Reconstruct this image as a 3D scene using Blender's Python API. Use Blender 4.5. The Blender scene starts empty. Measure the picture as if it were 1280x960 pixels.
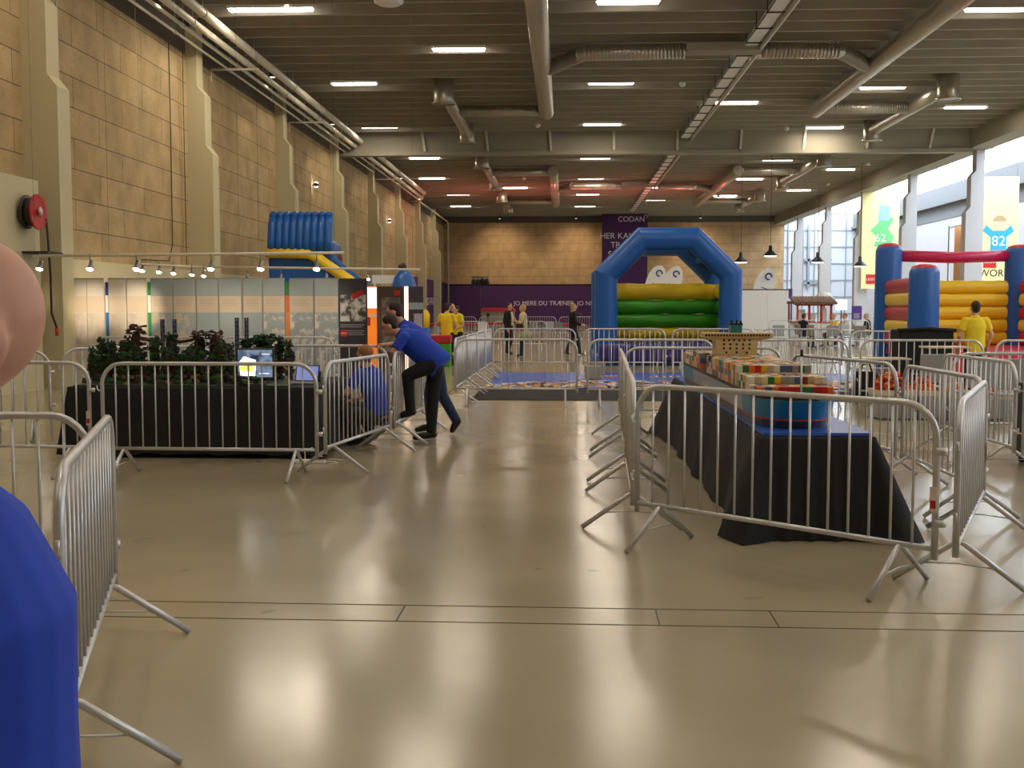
import bpy, bmesh, math, random
from mathutils import Vector, Matrix, Euler
random.seed(7)
SC = bpy.context.scene
COL = SC.collection
PI = math.pi

# ------------------------------------------------------------------ camera
F, VX, VY, EYE = 1400.0, 705.0, 383.5, 1.615
PITCH = math.atan((480 - VY) / F)
PAN = math.atan((VX - 640) * math.cos(PITCH) / F)
cam_d = bpy.data.cameras.new('camera')
cam_d.sensor_width = 36.0
cam_d.lens = 36.0 * F / 1280
cam_d.clip_end = 400
cam_d.clip_start = 0.05
cam = bpy.data.objects.new('camera', cam_d)
COL.objects.link(cam)
cam.location = (0, 0, EYE)
cam.rotation_euler = (PI / 2 - PITCH, 0, PAN)
SC.camera = cam

# ------------------------------------------------------------------ world, view
SC.view_settings.view_transform = 'Standard'
SC.view_settings.look = 'None'
SC.view_settings.exposure = 0.68
SC.view_settings.gamma = 1.0
SC.view_settings.use_curve_mapping = False
world = bpy.data.worlds.new('overcast_sky')
SC.world = world
world.use_nodes = True
world.node_tree.nodes['Background'].inputs[0].default_value = (0.86, 0.92, 1.0, 1)
world.node_tree.nodes['Background'].inputs[1].default_value = 6.2

LAMP_W = 62          # one ceiling strip light
SPOT_W = 60          # one track spot
LAMP_COL = (1.0, 0.86, 0.66)
RED_W = 260
PEND_W = 40

# ------------------------------------------------------------------ helpers
def lin(c):
    c = c / 255.0
    return c / 12.92 if c <= 0.04045 else ((c + 0.055) / 1.055) ** 2.4
def rgb(r, g, b):
    return (lin(r), lin(g), lin(b), 1)
_m = {}
def mat(name, col, rough=0.6, metal=0.0, noise=0.0, scale=4.0, emit=0.0, bump=0.0, spec=0.5, ecol=None, sheen=0):
    if name in _m:
        return _m[name]
    m = bpy.data.materials.new(name); m.use_nodes = True
    nt = m.node_tree; b = nt.nodes['Principled BSDF']
    b.inputs['Base Color'].default_value = col
    b.inputs['Roughness'].default_value = rough
    b.inputs['Metallic'].default_value = metal
    b.inputs['Specular IOR Level'].default_value = spec
    if emit:
        b.inputs['Emission Color'].default_value = ecol or col
        b.inputs['Emission Strength'].default_value = emit
    if noise or bump:
        tc = nt.nodes.new('ShaderNodeTexCoord')
        n = nt.nodes.new('ShaderNodeTexNoise'); n.inputs['Scale'].default_value = scale
        n.inputs['Detail'].default_value = 5
        nt.links.new(tc.outputs['Object'], n.inputs['Vector'])
        if noise:
            r = nt.nodes.new('ShaderNodeMapRange')
            r.inputs['To Min'].default_value = 1 - noise; r.inputs['To Max'].default_value = 1 + noise
            nt.links.new(n.outputs['Fac'], r.inputs['Value'])
            mx = nt.nodes.new('ShaderNodeMix'); mx.data_type = 'RGBA'; mx.blend_type = 'MULTIPLY'
            mx.inputs['Factor'].default_value = 1; mx.inputs['A'].default_value = col
            nt.links.new(r.outputs['Result'], mx.inputs['B'])
            nt.links.new(mx.outputs['Result'], b.inputs['Base Color'])
        if bump:
            bp = nt.nodes.new('ShaderNodeBump'); bp.inputs['Strength'].default_value = bump
            bp.inputs['Distance'].default_value = 0.02
            nt.links.new(n.outputs['Fac'], bp.inputs['Height'])
            nt.links.new(bp.outputs['Normal'], b.inputs['Normal'])
    _m[name] = m
    return m

def ray(px, py):
    x, y = (px - 640) / F, -(py - 480) / F
    Fw = math.cos(PITCH) + y * math.sin(PITCH); U = -math.sin(PITCH) + y * math.cos(PITCH)
    return (x * math.cos(PAN) - Fw * math.sin(PAN), Fw * math.cos(PAN) + x * math.sin(PAN), U)
def pt(px, py, Y):          # photo position at a chosen distance down the hall
    d = ray(px, py); t = Y / d[1]
    return Vector((d[0] * t, Y, EYE + d[2] * t))
def fx(px, Y, z=0.7):       # world X for a photo column at distance Y and height z
    py = VY + (EYE - z) * F / Y
    return pt(px, py, Y).x

class MB:
    def __init__(s): s.bm = bmesh.new(); s.mi = 0
    def _set(s, n0):
        s.bm.faces.ensure_lookup_table()
        for f in s.bm.faces[n0:]: f.material_index = s.mi
    def box(s, x0, x1, y0, y1, z0, z1, rot=None, at=None):
        n0 = len(s.bm.faces)
        vs = [Vector((x, y, z)) for x in (x0, x1) for y in (y0, y1) for z in (z0, z1)]
        if rot is not None:
            vs = [rot @ v for v in vs]
        if at is not None:
            vs = [v + Vector(at) for v in vs]
        v = [s.bm.verts.new(c) for c in vs]
        for q in ((0, 1, 3, 2), (4, 6, 7, 5), (0, 4, 5, 1), (2, 3, 7, 6), (0, 2, 6, 4), (1, 5, 7, 3)):
            s.bm.faces.new([v[i] for i in q])
        s._set(n0); return s
    def rbox(s, x0, x1, y0, y1, z0, z1, r=0.02, seg=2):
        n0 = len(s.bm.faces); e0 = set(s.bm.edges)
        s.box(x0, x1, y0, y1, z0, z1)
        es = [e for e in s.bm.edges if e not in e0]
        bmesh.ops.bevel(s.bm, geom=es, offset=r, segments=seg, affect='EDGES', profile=0.5)
        s._set(n0); return s
    def tube(s, pts, r, seg=10, closed=False, cap=True):
        n0 = len(s.bm.faces)
        pts = [Vector(p) for p in pts]; n = len(pts)
        rs = r if isinstance(r, (list, tuple)) else [r] * n
        rings = []; up = None
        for i, p in enumerate(pts):
            if closed: d = (pts[(i + 1) % n] - pts[i - 1])
            else:
                a = pts[max(i - 1, 0)]; b = pts[min(i + 1, n - 1)]; d = b - a
            d.normalize()
            if up is None:
                up = Vector((0, 0, 1)) if abs(d.z) < 0.9 else Vector((1, 0, 0))
            sx = d.cross(up)
            if sx.length < 1e-4: sx = d.orthogonal()
            sx.normalize(); up2 = sx.cross(d).normalized(); up = up2
            rings.append([s.bm.verts.new(p + (sx * math.cos(2 * PI * k / seg) + up2 * math.sin(2 * PI * k / seg)) * rs[i]) for k in range(seg)])
        for i in range(n if closed else n - 1):
            A, B = rings[i], rings[(i + 1) % n]
            for k in range(seg):
                f = s.bm.faces.new((A[k], A[(k + 1) % seg], B[(k + 1) % seg], B[k])); f.smooth = True
        if cap and not closed:
            s.bm.faces.new(rings[0][::-1]); s.bm.faces.new(rings[-1])
        s._set(n0); return s
    def lathe(s, prof, at=(0, 0, 0), seg=24, rot=None):   # prof = [(r, z)...]
        n0 = len(s.bm.faces); rings = []
        R = rot if rot is not None else Matrix.Identity(3)
        for r, z in prof:
            if r < 1e-5: rings.append([s.bm.verts.new(R @ Vector((0, 0, z)) + Vector(at))])
            else: rings.append([s.bm.verts.new(R @ Vector((r * math.cos(2 * PI * k / seg), r * math.sin(2 * PI * k / seg), z)) + Vector(at)) for k in range(seg)])
        for A, B in zip(rings, rings[1:]):
            for k in range(seg):
                a, b = A[k % len(A)], A[(k + 1) % len(A)]; c, d = B[(k + 1) % len(B)], B[k % len(B)]
                q = []
                for v in (a, b, c, d):
                    if v not in q: q.append(v)
                if len(q) > 2:
                    f = s.bm.faces.new(q); f.smooth = True
        s._set(n0); return s
    def prism(s, poly, axis, a, b):     # poly in the two other axes, extruded along axis from a to b
        n0 = len(s.bm.faces)
        def P(u, v, w): return {'x': (w, u, v), 'y': (u, w, v), 'z': (u, v, w)}[axis]
        A = [s.bm.verts.new(P(u, v, a)) for u, v in poly]; B = [s.bm.verts.new(P(u, v, b)) for u, v in poly]
        s.bm.faces.new(A); s.bm.faces.new(B[::-1]); n = len(poly)
        for i in range(n): s.bm.faces.new((A[i], B[i], B[(i + 1) % n], A[(i + 1) % n]))
        s._set(n0); return s
    def ell(s, c, r, rot=None, seg=16, rings=10):
        n0 = len(s.bm.faces)
        R = rot if rot is not None else Matrix.Identity(3)
        M = Matrix.Translation(Vector(c)) @ R.to_4x4() @ Matrix.Diagonal((r[0], r[1], r[2], 1))
        res = bmesh.ops.create_uvsphere(s.bm, u_segments=seg, v_segments=rings, radius=1, matrix=M)
        for v in res['verts']:
            for f in v.link_faces: f.smooth = True
        s._set(n0); return s
    def cap(s, p0, r0, p1, r1, c0=True, c1=True, seg=14):
        p0, p1 = Vector(p0), Vector(p1); n0 = len(s.bm.faces)
        s.tube([p0, p1], [r0, r1], seg=seg)
        if c0: s.ell(p0, (r0,) * 3, seg=12, rings=8)
        if c1: s.ell(p1, (r1,) * 3, seg=12, rings=8)
        return s
    def loft(s, secs, right, seg=20):   # secs: (center, rx, ry); right vector = width direction
        n0 = len(s.bm.faces); rings = []
        right = Vector(right).normalized(); n = len(secs)
        for i, (c, rx, ry) in enumerate(secs):
            d = (Vector(secs[min(i + 1, n - 1)][0]) - Vector(secs[max(i - 1, 0)][0])).normalized()
            rt = (right - d * right.dot(d)).normalized(); fw = d.cross(rt)
            rings.append([s.bm.verts.new(Vector(c) + rt * (rx * math.cos(2 * PI * k / seg)) + fw * (ry * math.sin(2 * PI * k / seg))) for k in range(seg)])
        for A, B in zip(rings, rings[1:]):
            for k in range(seg):
                f = s.bm.faces.new((A[k], A[(k + 1) % seg], B[(k + 1) % seg], B[k])); f.smooth = True
        s.bm.faces.new(rings[0][::-1]); s.bm.faces.new(rings[-1])
        s._set(n0); return s
    def mesh(s, name, mats, fix=True):
        if fix: bmesh.ops.recalc_face_normals(s.bm, faces=s.bm.faces)
        me = bpy.data.meshes.new(name); s.bm.to_mesh(me); s.bm.free()
        for m in (mats if isinstance(mats, (list, tuple)) else [mats]): me.materials.append(m)
        return me
    def build(s, name, mats, parent=None, loc=None, rz=0, **k):
        o = bpy.data.objects.new(name, s.mesh(name, mats)); COL.objects.link(o)
        if parent: o.parent = parent
        if loc is not None: o.location = loc
        if rz: o.rotation_euler = (0, 0, rz)
        for kk, v in k.items(): o[kk] = v
        return o
def struct(name, mb, m, parent=None):
    o = mb.build(name, m, parent)
    if parent is None: o['kind'] = 'structure'
    return o
def empty(name, label, cat, loc=(0, 0, 0), rz=0, group=None):
    o = bpy.data.objects.new(name, None); COL.objects.link(o); o.empty_display_size = 0.1
    o.location = loc; o.rotation_euler = (0, 0, rz); o['label'] = label; o['category'] = cat
    if group: o['group'] = group
    return o
def tag(o, label, cat, group=None, kind=None):
    o['label'] = label; o['category'] = cat
    if group: o['group'] = group
    if kind: o['kind'] = kind
    return o
def kids(o): return [c for c in bpy.data.objects if c.parent == o]
_kids = {}
def copy_tree(o, label=None, parent=None):
    c = o.copy(); COL.objects.link(c)
    if parent: c.parent = parent
    if label: c['label'] = label
    if o.name not in _kids: _kids[o.name] = list(o.children)
    for ch in _kids[o.name]: copy_tree(ch, None, c)
    return c
def text(s, name, size, m, parent, loc, rot=(PI / 2, 0, 0), ext=0.004, align='CENTER'):
    cu = bpy.data.curves.new(name, 'FONT'); cu.body = s; cu.size = size; cu.extrude = ext; cu.align_x = align
    tmp = bpy.data.objects.new(name, cu); COL.objects.link(tmp)
    dg = bpy.context.evaluated_depsgraph_get()
    me = bpy.data.meshes.new_from_object(tmp.evaluated_get(dg))
    bpy.data.objects.remove(tmp)
    me.materials.clear(); me.materials.append(m)
    o = bpy.data.objects.new(name, me); COL.objects.link(o)
    o.location = loc; o.rotation_euler = rot
    if parent: o.parent = parent
    return o
def area(name, parent, loc, sx, sy, w, col, rot=(0, 0, 0), spread=PI):
    l = bpy.data.lights.new(name, 'AREA'); l.shape = 'RECTANGLE'; l.size = sx; l.size_y = sy; l.energy = w; l.color = col; l.spread = spread
    o = bpy.data.objects.new(name, l); COL.objects.link(o); o.location = loc; o.rotation_euler = rot
    if parent: o.parent = parent
    return o
def spot(name, parent, loc, target, w, col, ang=50, blend=0.6, r=0.03):
    l = bpy.data.lights.new(name, 'SPOT'); l.energy = w; l.color = col; l.spot_size = math.radians(ang); l.spot_blend = blend; l.shadow_soft_size = r
    o = bpy.data.objects.new(name, l); COL.objects.link(o); o.location = loc
    o.rotation_euler = (Vector(target) - Vector(loc)).to_track_quat('-Z', 'Y').to_euler()
    if parent: o.parent = parent
    return o
ORD = ['nearest', 'second', 'third', 'fourth', 'fifth', 'sixth', 'seventh', 'eighth', 'ninth', 'tenth', 'eleventh', 'twelfth', 'thirteenth', 'fourteenth', 'fifteenth']

# ------------------------------------------------------------------ materials
def brick_mat(name, c1, c2, mortar, w, h, axis, rough=0.9):
    m = bpy.data.materials.new(name); m.use_nodes = True; nt = m.node_tree; b = nt.nodes['Principled BSDF']
    b.inputs['Roughness'].default_value = rough; b.inputs['Specular IOR Level'].default_value = 0.2
    tc = nt.nodes.new('ShaderNodeTexCoord'); sp = nt.nodes.new('ShaderNodeSeparateXYZ'); cb = nt.nodes.new('ShaderNodeCombineXYZ')
    nt.links.new(tc.outputs['Object'], sp.inputs[0])
    nt.links.new(sp.outputs[axis], cb.inputs[0]); nt.links.new(sp.outputs[2], cb.inputs[1])
    br = nt.nodes.new('ShaderNodeTexBrick'); br.inputs['Scale'].default_value = 1
    br.inputs['Brick Width'].default_value = w; br.inputs['Row Height'].default_value = h
    br.inputs['Mortar Size'].default_value = 0.011; br.inputs['Mortar Smooth'].default_value = 0.1; br.inputs['Bias'].default_value = 0
    br.inputs['Color1'].default_value = c1; br.inputs['Color2'].default_value = c2; br.inputs['Mortar'].default_value = mortar
    nt.links.new(cb.outputs[0], br.inputs['Vector'])
    prev = br.outputs['Color']
    for sc, st, amp in ((1.3, 6, 0.16), (22, 4, 0.10)):
        n = nt.nodes.new('ShaderNodeTexNoise'); n.inputs['Scale'].default_value = sc; n.inputs['Detail'].default_value = st
        nt.links.new(tc.outputs['Object'], n.inputs['Vector'])
        r = nt.nodes.new('ShaderNodeMapRange'); r.inputs['From Min'].default_value = 0.3; r.inputs['From Max'].default_value = 0.7
        r.inputs['To Min'].default_value = 1 - amp; r.inputs['To Max'].default_value = 1 + amp
        nt.links.new(n.outputs['Fac'], r.inputs['Value'])
        mx = nt.nodes.new('ShaderNodeMix'); mx.data_type = 'RGBA'; mx.blend_type = 'MULTIPLY'; mx.inputs['Factor'].default_value = 1
        nt.links.new(prev, mx.inputs['A']); nt.links.new(r.outputs['Result'], mx.inputs['B']); prev = mx.outputs['Result']
    nt.links.new(prev, b.inputs['Base Color'])
    bp = nt.nodes.new('ShaderNodeBump'); bp.inputs['Strength'].default_value = 0.5; bp.inputs['Distance'].default_value = 0.01; bp.invert = True
    nt.links.new(br.outputs['Fac'], bp.inputs['Height']); nt.links.new(bp.outputs['Normal'], b.inputs['Normal'])
    return m
M_WALLX = brick_mat('woodwool_blocks_side', rgb(184, 160, 120), rgb(174, 150, 110), rgb(112, 94, 66), 2.7, 0.66, 1)
M_WALLY = brick_mat('woodwool_blocks_end', rgb(190, 160, 122), rgb(180, 150, 112), rgb(120, 95, 68), 2.7, 0.72, 0)
M_FLOOR = bpy.data.materials.new('sealed_floor'); M_FLOOR.use_nodes = True
def floor_nodes():
    nt = M_FLOOR.node_tree; b = nt.nodes['Principled BSDF']; L = nt.links.new
    tc = nt.nodes.new('ShaderNodeTexCoord')
    n1 = nt.nodes.new('ShaderNodeTexNoise'); n1.inputs['Scale'].default_value = 0.7; n1.inputs['Detail'].default_value = 8; L(tc.outputs['Object'], n1.inputs['Vector'])
    cr = nt.nodes.new('ShaderNodeValToRGB'); cr.color_ramp.elements[0].position = 0.3; cr.color_ramp.elements[1].position = 0.72
    cr.color_ramp.elements[0].color = rgb(152, 141, 118); cr.color_ramp.elements[1].color = rgb(168, 156, 130)
    L(n1.outputs['Fac'], cr.inputs[0])
    # scuffs and blotches
    v = nt.nodes.new('ShaderNodeTexNoise'); v.inputs['Scale'].default_value = 2.3; v.inputs['Detail'].default_value = 2; L(tc.outputs['Object'], v.inputs['Vector'])
    r = nt.nodes.new('ShaderNodeMapRange'); r.inputs['From Min'].default_value = 0.71; r.inputs['From Max'].default_value = 0.74; r.inputs['To Min'].default_value = 1; r.inputs['To Max'].default_value = 0.8
    L(v.outputs['Fac'], r.inputs['Value'])
    mx = nt.nodes.new('ShaderNodeMix'); mx.data_type = 'RGBA'; mx.blend_type = 'MULTIPLY'; mx.inputs['Factor'].default_value = 1
    L(cr.outputs[0], mx.inputs['A']); L(r.outputs['Result'], mx.inputs['B']); L(mx.outputs['Result'], b.inputs['Base Color'])
    rr = nt.nodes.new('ShaderNodeMapRange'); rr.inputs['To Min'].default_value = 0.10; rr.inputs['To Max'].default_value = 0.26
    L(n1.outputs['Fac'], rr.inputs['Value']); L(rr.outputs['Result'], b.inputs['Roughness'])
    n2 = nt.nodes.new('ShaderNodeTexNoise'); n2.inputs['Scale'].default_value = 30; n2.inputs['Detail'].default_value = 4; L(tc.outputs['Object'], n2.inputs['Vector'])
    bp = nt.nodes.new('ShaderNodeBump'); bp.inputs['Strength'].default_value = 0.12; bp.inputs['Distance'].default_value = 0.004
    L(n2.outputs['Fac'], bp.inputs['Height']); L(bp.outputs['Normal'], b.inputs['Normal'])
    b.inputs['Specular IOR Level'].default_value = 0.6
floor_nodes()
M_CEIL = mat('painted_concrete_ceiling', rgb(158, 150, 132), 0.85, noise=0.14, scale=1.2)
M_PAINT = mat('cream_painted_concrete', rgb(196, 186, 150), 0.7, noise=0.05, scale=2)
M_COLR = mat('grey_painted_concrete', rgb(186, 186, 190), 0.7, noise=0.05, scale=2)
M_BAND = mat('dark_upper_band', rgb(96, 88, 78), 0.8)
M_BEAM = mat('grey_beam_paint', rgb(150, 144, 128), 0.7)
M_STEEL = mat('galvanised_steel', rgb(200, 200, 202), 0.36, 0.55, noise=0.12, scale=25)
M_DUCT = mat('spiral_duct_steel', rgb(178, 172, 158), 0.34, 0.7, noise=0.1, scale=6)
M_PIPE = mat('white_pipe', rgb(214, 206, 184), 0.35)
M_DARK = mat('dark_metal', rgb(40, 38, 36), 0.5)
M_BLACK = mat('black_cloth', rgb(20, 20, 22), 0.85, bump=0.3, scale=30)
M_WHITE = mat('white_paint', rgb(228, 228, 226), 0.5)
M_GLOW = mat('tube_diffuser', (1, 0.96, 0.93, 1), 0.5, emit=9, ecol=(1, 0.93, 0.88, 1))
M_PURP = mat('purple_banner_cloth', rgb(72, 36, 88), 0.8, noise=0.08)
M_WTEXT = mat('white_print', rgb(225, 215, 225), 0.7)
M_BLUEPVC = mat('blue_vinyl', rgb(28, 92, 172), 0.32, noise=0.06, scale=3, bump=0.1)
M_YELPVC = mat('yellow_vinyl', rgb(238, 202, 40), 0.34, noise=0.05, scale=3, bump=0.1)
M_GRNPVC = mat('green_vinyl', rgb(60, 160, 34), 0.34, noise=0.05, scale=3, bump=0.1)
M_REDPVC = mat('red_vinyl', rgb(190, 40, 52), 0.34, noise=0.05, scale=3)
M_PINKPVC = mat('pink_vinyl', rgb(200, 36, 92), 0.34)
M_DPURPVC = mat('dark_violet_vinyl', rgb(52, 44, 120), 0.4, noise=0.15, scale=4)

# ------------------------------------------------------------------ hall shell
XL, XR, YN, YB, ZC = -10.7, 18.5, -9.0, 100.0, 9.95
struct('floor', MB().box(-11.5, 27, YN - .5, YB + .5, -0.3, 0), M_FLOOR)
c = MB().box(-11.5, XR + 1, YN, YB, ZC, ZC + 0.3)
k = 0
y = YN + 0.4
while y < YB:
    c.prism([(y - .10, ZC), (y + .10, ZC), (y + .06, ZC - .38), (y - .06, ZC - .38)], 'x', XL - 0.3, XR + 0.6)
    y += 1.2
struct('ceiling', c, M_CEIL)
# left wall: block cladding, white base, dark band over it
struct('wall_left', MB().box(XL - .3, XL, 21.9, YB, 2.65, 8.72).box(XL - .3, XL, YN, 21.9, 0, 8.72), M_WALLX)
struct('wall_left_base', MB().box(XL - .34, XL + .03, 21.9, YB, 0, 2.65).box(XL - .34, -10.2, YN, 21.5, 0, 4.05), M_PAINT)
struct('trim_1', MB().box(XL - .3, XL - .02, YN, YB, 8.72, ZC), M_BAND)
struct('wall_back', MB().box(XL - .3, XR + 0.8, YB, YB + .3, 0, 9.05), M_WALLY)
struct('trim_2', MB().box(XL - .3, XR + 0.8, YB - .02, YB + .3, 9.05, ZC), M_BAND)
struct('wall_front', MB().box(XL - .3, 27, YN - .3, YN, 0, ZC), M_WALLY)
# columns
def column(x_in, y, sgn, m, nm, lab):
    # stepped pilaster: wide foot, two chamfered set-backs upward (sgn +1: it stands on the left wall)
    b = x_in - sgn * 0.8
    prof = [(b, 0), (x_in, 0), (x_in, 5.95), (x_in - sgn * .2, 6.2), (x_in - sgn * .2, 7.6), (x_in - sgn * .42, 7.85), (x_in - sgn * .42, 9.5), (b, 9.5)]
    t = empty(nm, lab, 'column', (0, 0, 0))
    o = MB().prism(prof, 'y', y, y + .55).build('shaft', m, t)
    return t
for i in range(8):
    yy = 22.6 + 9.8 * i
    column(-9.98, yy - .1 - .55, 1, M_PAINT, 'wall_column', 'cream stepped concrete column on the left wall, %s from the camera' % ORD[i])
for i in range(7):
    yy = 42.95 + 9.8 * i
    column(18.42, yy, -1, M_COLR, 'concrete_column', 'grey stepped concrete column in the open right-hand row, %s from the camera' % ORD[i])
for i in range(3):
    column(18.42, 13.55 + 9.8 * i, -1, M_COLR, 'concrete_column', 'grey stepped concrete column of the right-hand row, outside the view on the right')
# edge beam over the right hand row, girder across the hall
t = empty('edge_beam', 'long grey concrete edge beam resting along the right row of columns', 'beam')
MB().box(XR - .1, XR + .9, YN, YB, 8.8, ZC).build('beam_web', M_BEAM, t)
t = empty('ceiling_girder', 'deep grey girder crossing the whole hall under the ceiling', 'beam', (0, 52.4, 0))
MB().box(XL, XR, 0, .3, 8.78, ZC).build('web', M_BEAM, t)
MB().box(XL, XR, -.12, .42, 8.62, 8.8).build('flange', M_BEAM, t)
for i in range(10):
    x = fx(529 + 79.5 * i - (0), 52.3, 9.2)
    o = MB().box(-.05, .05, -.12, .0, -.55, .55).build('stiffener', M_PIPE, t, (x, 0, 9.3))
    o.rotation_euler = (0, (i - 3.5) * .045, 0)

# annex beyond the columns
XA = 25.6
M_AWALL = mat('pale_cladding', rgb(206, 206, 214), 0.6, noise=0.04)
struct('wall_right', MB().box(XA, XA + .3, YN, 73.4, 0, 8.5).box(XA, XA + .3, 76.2, YB, 0, 8.5).box(XA, XA + .3, 73.4, 76.2, 6.9, 8.5), M_AWALL)
struct('trim_3', MB().box(XA - .35, XA + .3, YN, YB, 8.5, 9.65).box(XA - .5, XA - .35, YN, YB, 8.4, 8.6).box(XA - .05, XA, YN, YB, 7.5, 8.5), mat('grey_fascia_and_shade', rgb(128, 132, 138), .6))  # last box: shade under the fascia, put on the wall as a grey strip
M_REC = mat('brown_recess', rgb(150, 104, 60), .8)
struct('trim_4', MB().box(XA + 1.2, XA + 1.3, 73, 77, 0, 7).box(XA, XA + 1.3, 73.1, 73.3, 0, 7).box(XA, XA + 1.3, 76.3, 76.5, 0, 7), M_REC)
M_FRAME = mat('grey_window_frame', rgb(150, 156, 164), 0.5)
M_GLASS = bpy.data.materials.new('clear_glass'); M_GLASS.use_nodes = True
nt = M_GLASS.node_tree; nt.nodes.clear()
o_ = nt.nodes.new('ShaderNodeOutputMaterial'); mx = nt.nodes.new('ShaderNodeMixShader'); tr = nt.nodes.new('ShaderNodeBsdfTransparent'); gl = nt.nodes.new('ShaderNodeBsdfGlossy')
gl.inputs['Roughness'].default_value = 0.02; mx.inputs[0].default_value = 0.07; tr.inputs[0].default_value = (.95, .97, .97, 1)
nt.links.new(tr.outputs[0], mx.inputs[1]); nt.links.new(gl.outputs[0], mx.inputs[2]); nt.links.new(mx.outputs[0], o_.inputs[0])
# clerestory window along the annex wall
w = MB()
yy = YN
while yy < YB:
    w.box(XA - .03, XA + .08, yy, yy + .07, 9.65, 12.6); yy += 4.9
w.box(XA - .03, XA + .08, YN, YB, 9.65, 9.72).box(XA - .03, XA + .08, YN, YB, 12.5, 12.6)
wi = struct('window_1', w, M_FRAME)
MB().box(XA, XA + .02, YN, YB, 9.7, 12.5).build('pane', M_GLASS, wi)
# far end of the annex: tall light metal framed gate wall with sky over it
w = MB()
M_GATE = mat('translucent_gate_panel', rgb(205, 212, 222), 0.5)
struct('wall_back_annex', MB().box(XR + .8, XA + .3, YB, YB + .2, 0, 9.8), M_GATE)
for x in (19.6, 20.9, 21.9, 23.3, 24.6): w.box(x, x + .1, YB - .1, YB, 0, 9.8)
z = 1.0
while z < 9.8:
    w.box(XR + .8, XA, YB - .08, YB, z, z + .09); z += 1.45
w.box(21.3, 21.5, YB - .3, YB - .1, 3.2, 8.8); w.box(21, 23.4, YB - .3, YB - .1, 5.6, 5.8); w.box(21, 23.4, YB - .3, YB - .1, 3.6, 3.8)
struct('trim_5', w, M_FRAME)
wi = struct('window_2', MB().box(XR + .8, XA, YB, YB + .1, 9.8, 9.95).box(22, 22.1, YB, YB + .1, 9.8, 12.5).box(XR + .8, XA, YB, YB + .1, 12.4, 12.6), M_FRAME)
MB().box(XR + .8, XA, YB + .04, YB + .06, 9.9, 12.5).build('pane', M_GLASS, wi)
# glazed annex roof with steel bars, and a return wall above the hall roof
w = MB(); yy = YN
while yy <= YB:
    w.box(XR + .9, XA, yy, yy + .1, 12.5, 12.72); yy += 4.9
for x in (20.6, 22.3, 24): w.box(x, x + .06, YN, YB, 12.56, 12.66)
wi = struct('window_3', w, M_FRAME)
MB().box(XR + .9, XA + .1, YN, YB, 12.73, 12.75).build('pane', M_GLASS, wi)
struct('trim_6', MB().box(XR + .6, XR + .9, YN, YB, ZC, 12.7), M_AWALL)
struct('wall_front_annex', MB().box(XR, XA + .3, YN - .3, YN, 8, 12.7), M_AWALL)
def portal(loc, rot, sx, sy):
    o = area('daylight_portal', None, loc, sx, sy, 0, (1, 1, 1), rot); o.data.cycles.is_portal = True
portal((XA + .2, 45.5, 11), (0, PI / 2, 0), 3.2, 109)
portal((22.3, 45.5, 12.9), (0, 0, 0), 6.6, 109)
# floor drain channel cover running across the hall
t = tag(MB().box(-10.6, 18, 5.62, 5.627, 0, .002).box(-10.6, 18, 5.93, 5.936, 0, .002).box(-.93, -.922, 5.63, 5.93, 0, .002).box(1.02, 1.028, 5.63, 5.93, 0, .002).box(.42, .426, 5.63, 5.93, 0, .0015).build('floor_channel_cover', mat('dark_joint', rgb(70, 60, 46), .8)),
        'dark narrow joints of the channel cover running across the beige floor', 'floor joint')
t.rotation_euler = (0, 0, -.012)

# ------------------------------------------------------------------ ceiling lights
def make_light():
    t = empty('ceiling_light', '', 'ceiling light', (0, 0, 9.6), group='strip lights under the ceiling')
    MB().box(-.85, .85, -.13, .13, .03, .12).box(-.02, .02, -.02, .02, .1, .35).build('housing', M_WHITE, t)
    MB().rbox(-.8, .8, -.11, .11, -.03, .03, .02).build('diffuser', M_GLOW, t)
    area('lamp', t, (0, 0, -.05), 1.55, .2, LAMP_W, LAMP_COL)
    return t
l0 = make_light(); first = True
cols = [('far left', -7.9, [.6, 10.6, 20.5, 30.5, 40.6, 50.3, 60.8, 70.3, 80.3, 89.8], .35),
        ('left of centre', -3.3, [5.5, 15.5, 25.5, 35.4, 76.1], 0),
        ('centre', 1.66, [.6, 10.6, 20.5, 30.2, 40.9, 50.1, 61.2, 70.7, 80.7, 90.2], 0),
        ('right of centre', 6.75, [5.5, 15.5, 25.5, 35.8, 45.0, 76.5, 85.1], 0),
        ('right', 11.62, [.6, 10.6, 20.5, 31.4, 42.2, 51.4, 62.4, 71.6, 82.3], 0),
        ('far right', 16.1, [5.5, 15.5, 25.5, 36.2, 46.5, 66.9, 78.6], 0)]
for cn, X, ys, j in cols:
    n_vis = 0
    for i, Y in enumerate(ys):
        vis = Y > 29
        if vis: n_vis += 1
        lab = ('white fluorescent strip light in the %s row of the ceiling, %s in view' % (cn, ORD[n_vis - 1])) if vis else \
              'white fluorescent strip light on the ceiling above and behind the camera'
        o = l0 if first else copy_tree(l0, lab)
        first = False; o['label'] = lab
        xx = X + (j if (i % 2 == 0) else -j)
        o.location = (xx, Y, 9.6)
extra = copy_tree(l0, 'short end piece of strip light beside the nearest far-left light')
extra.location = (-7.15, 30.5, 9.6); extra.scale = (.45, 1, 1)
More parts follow.
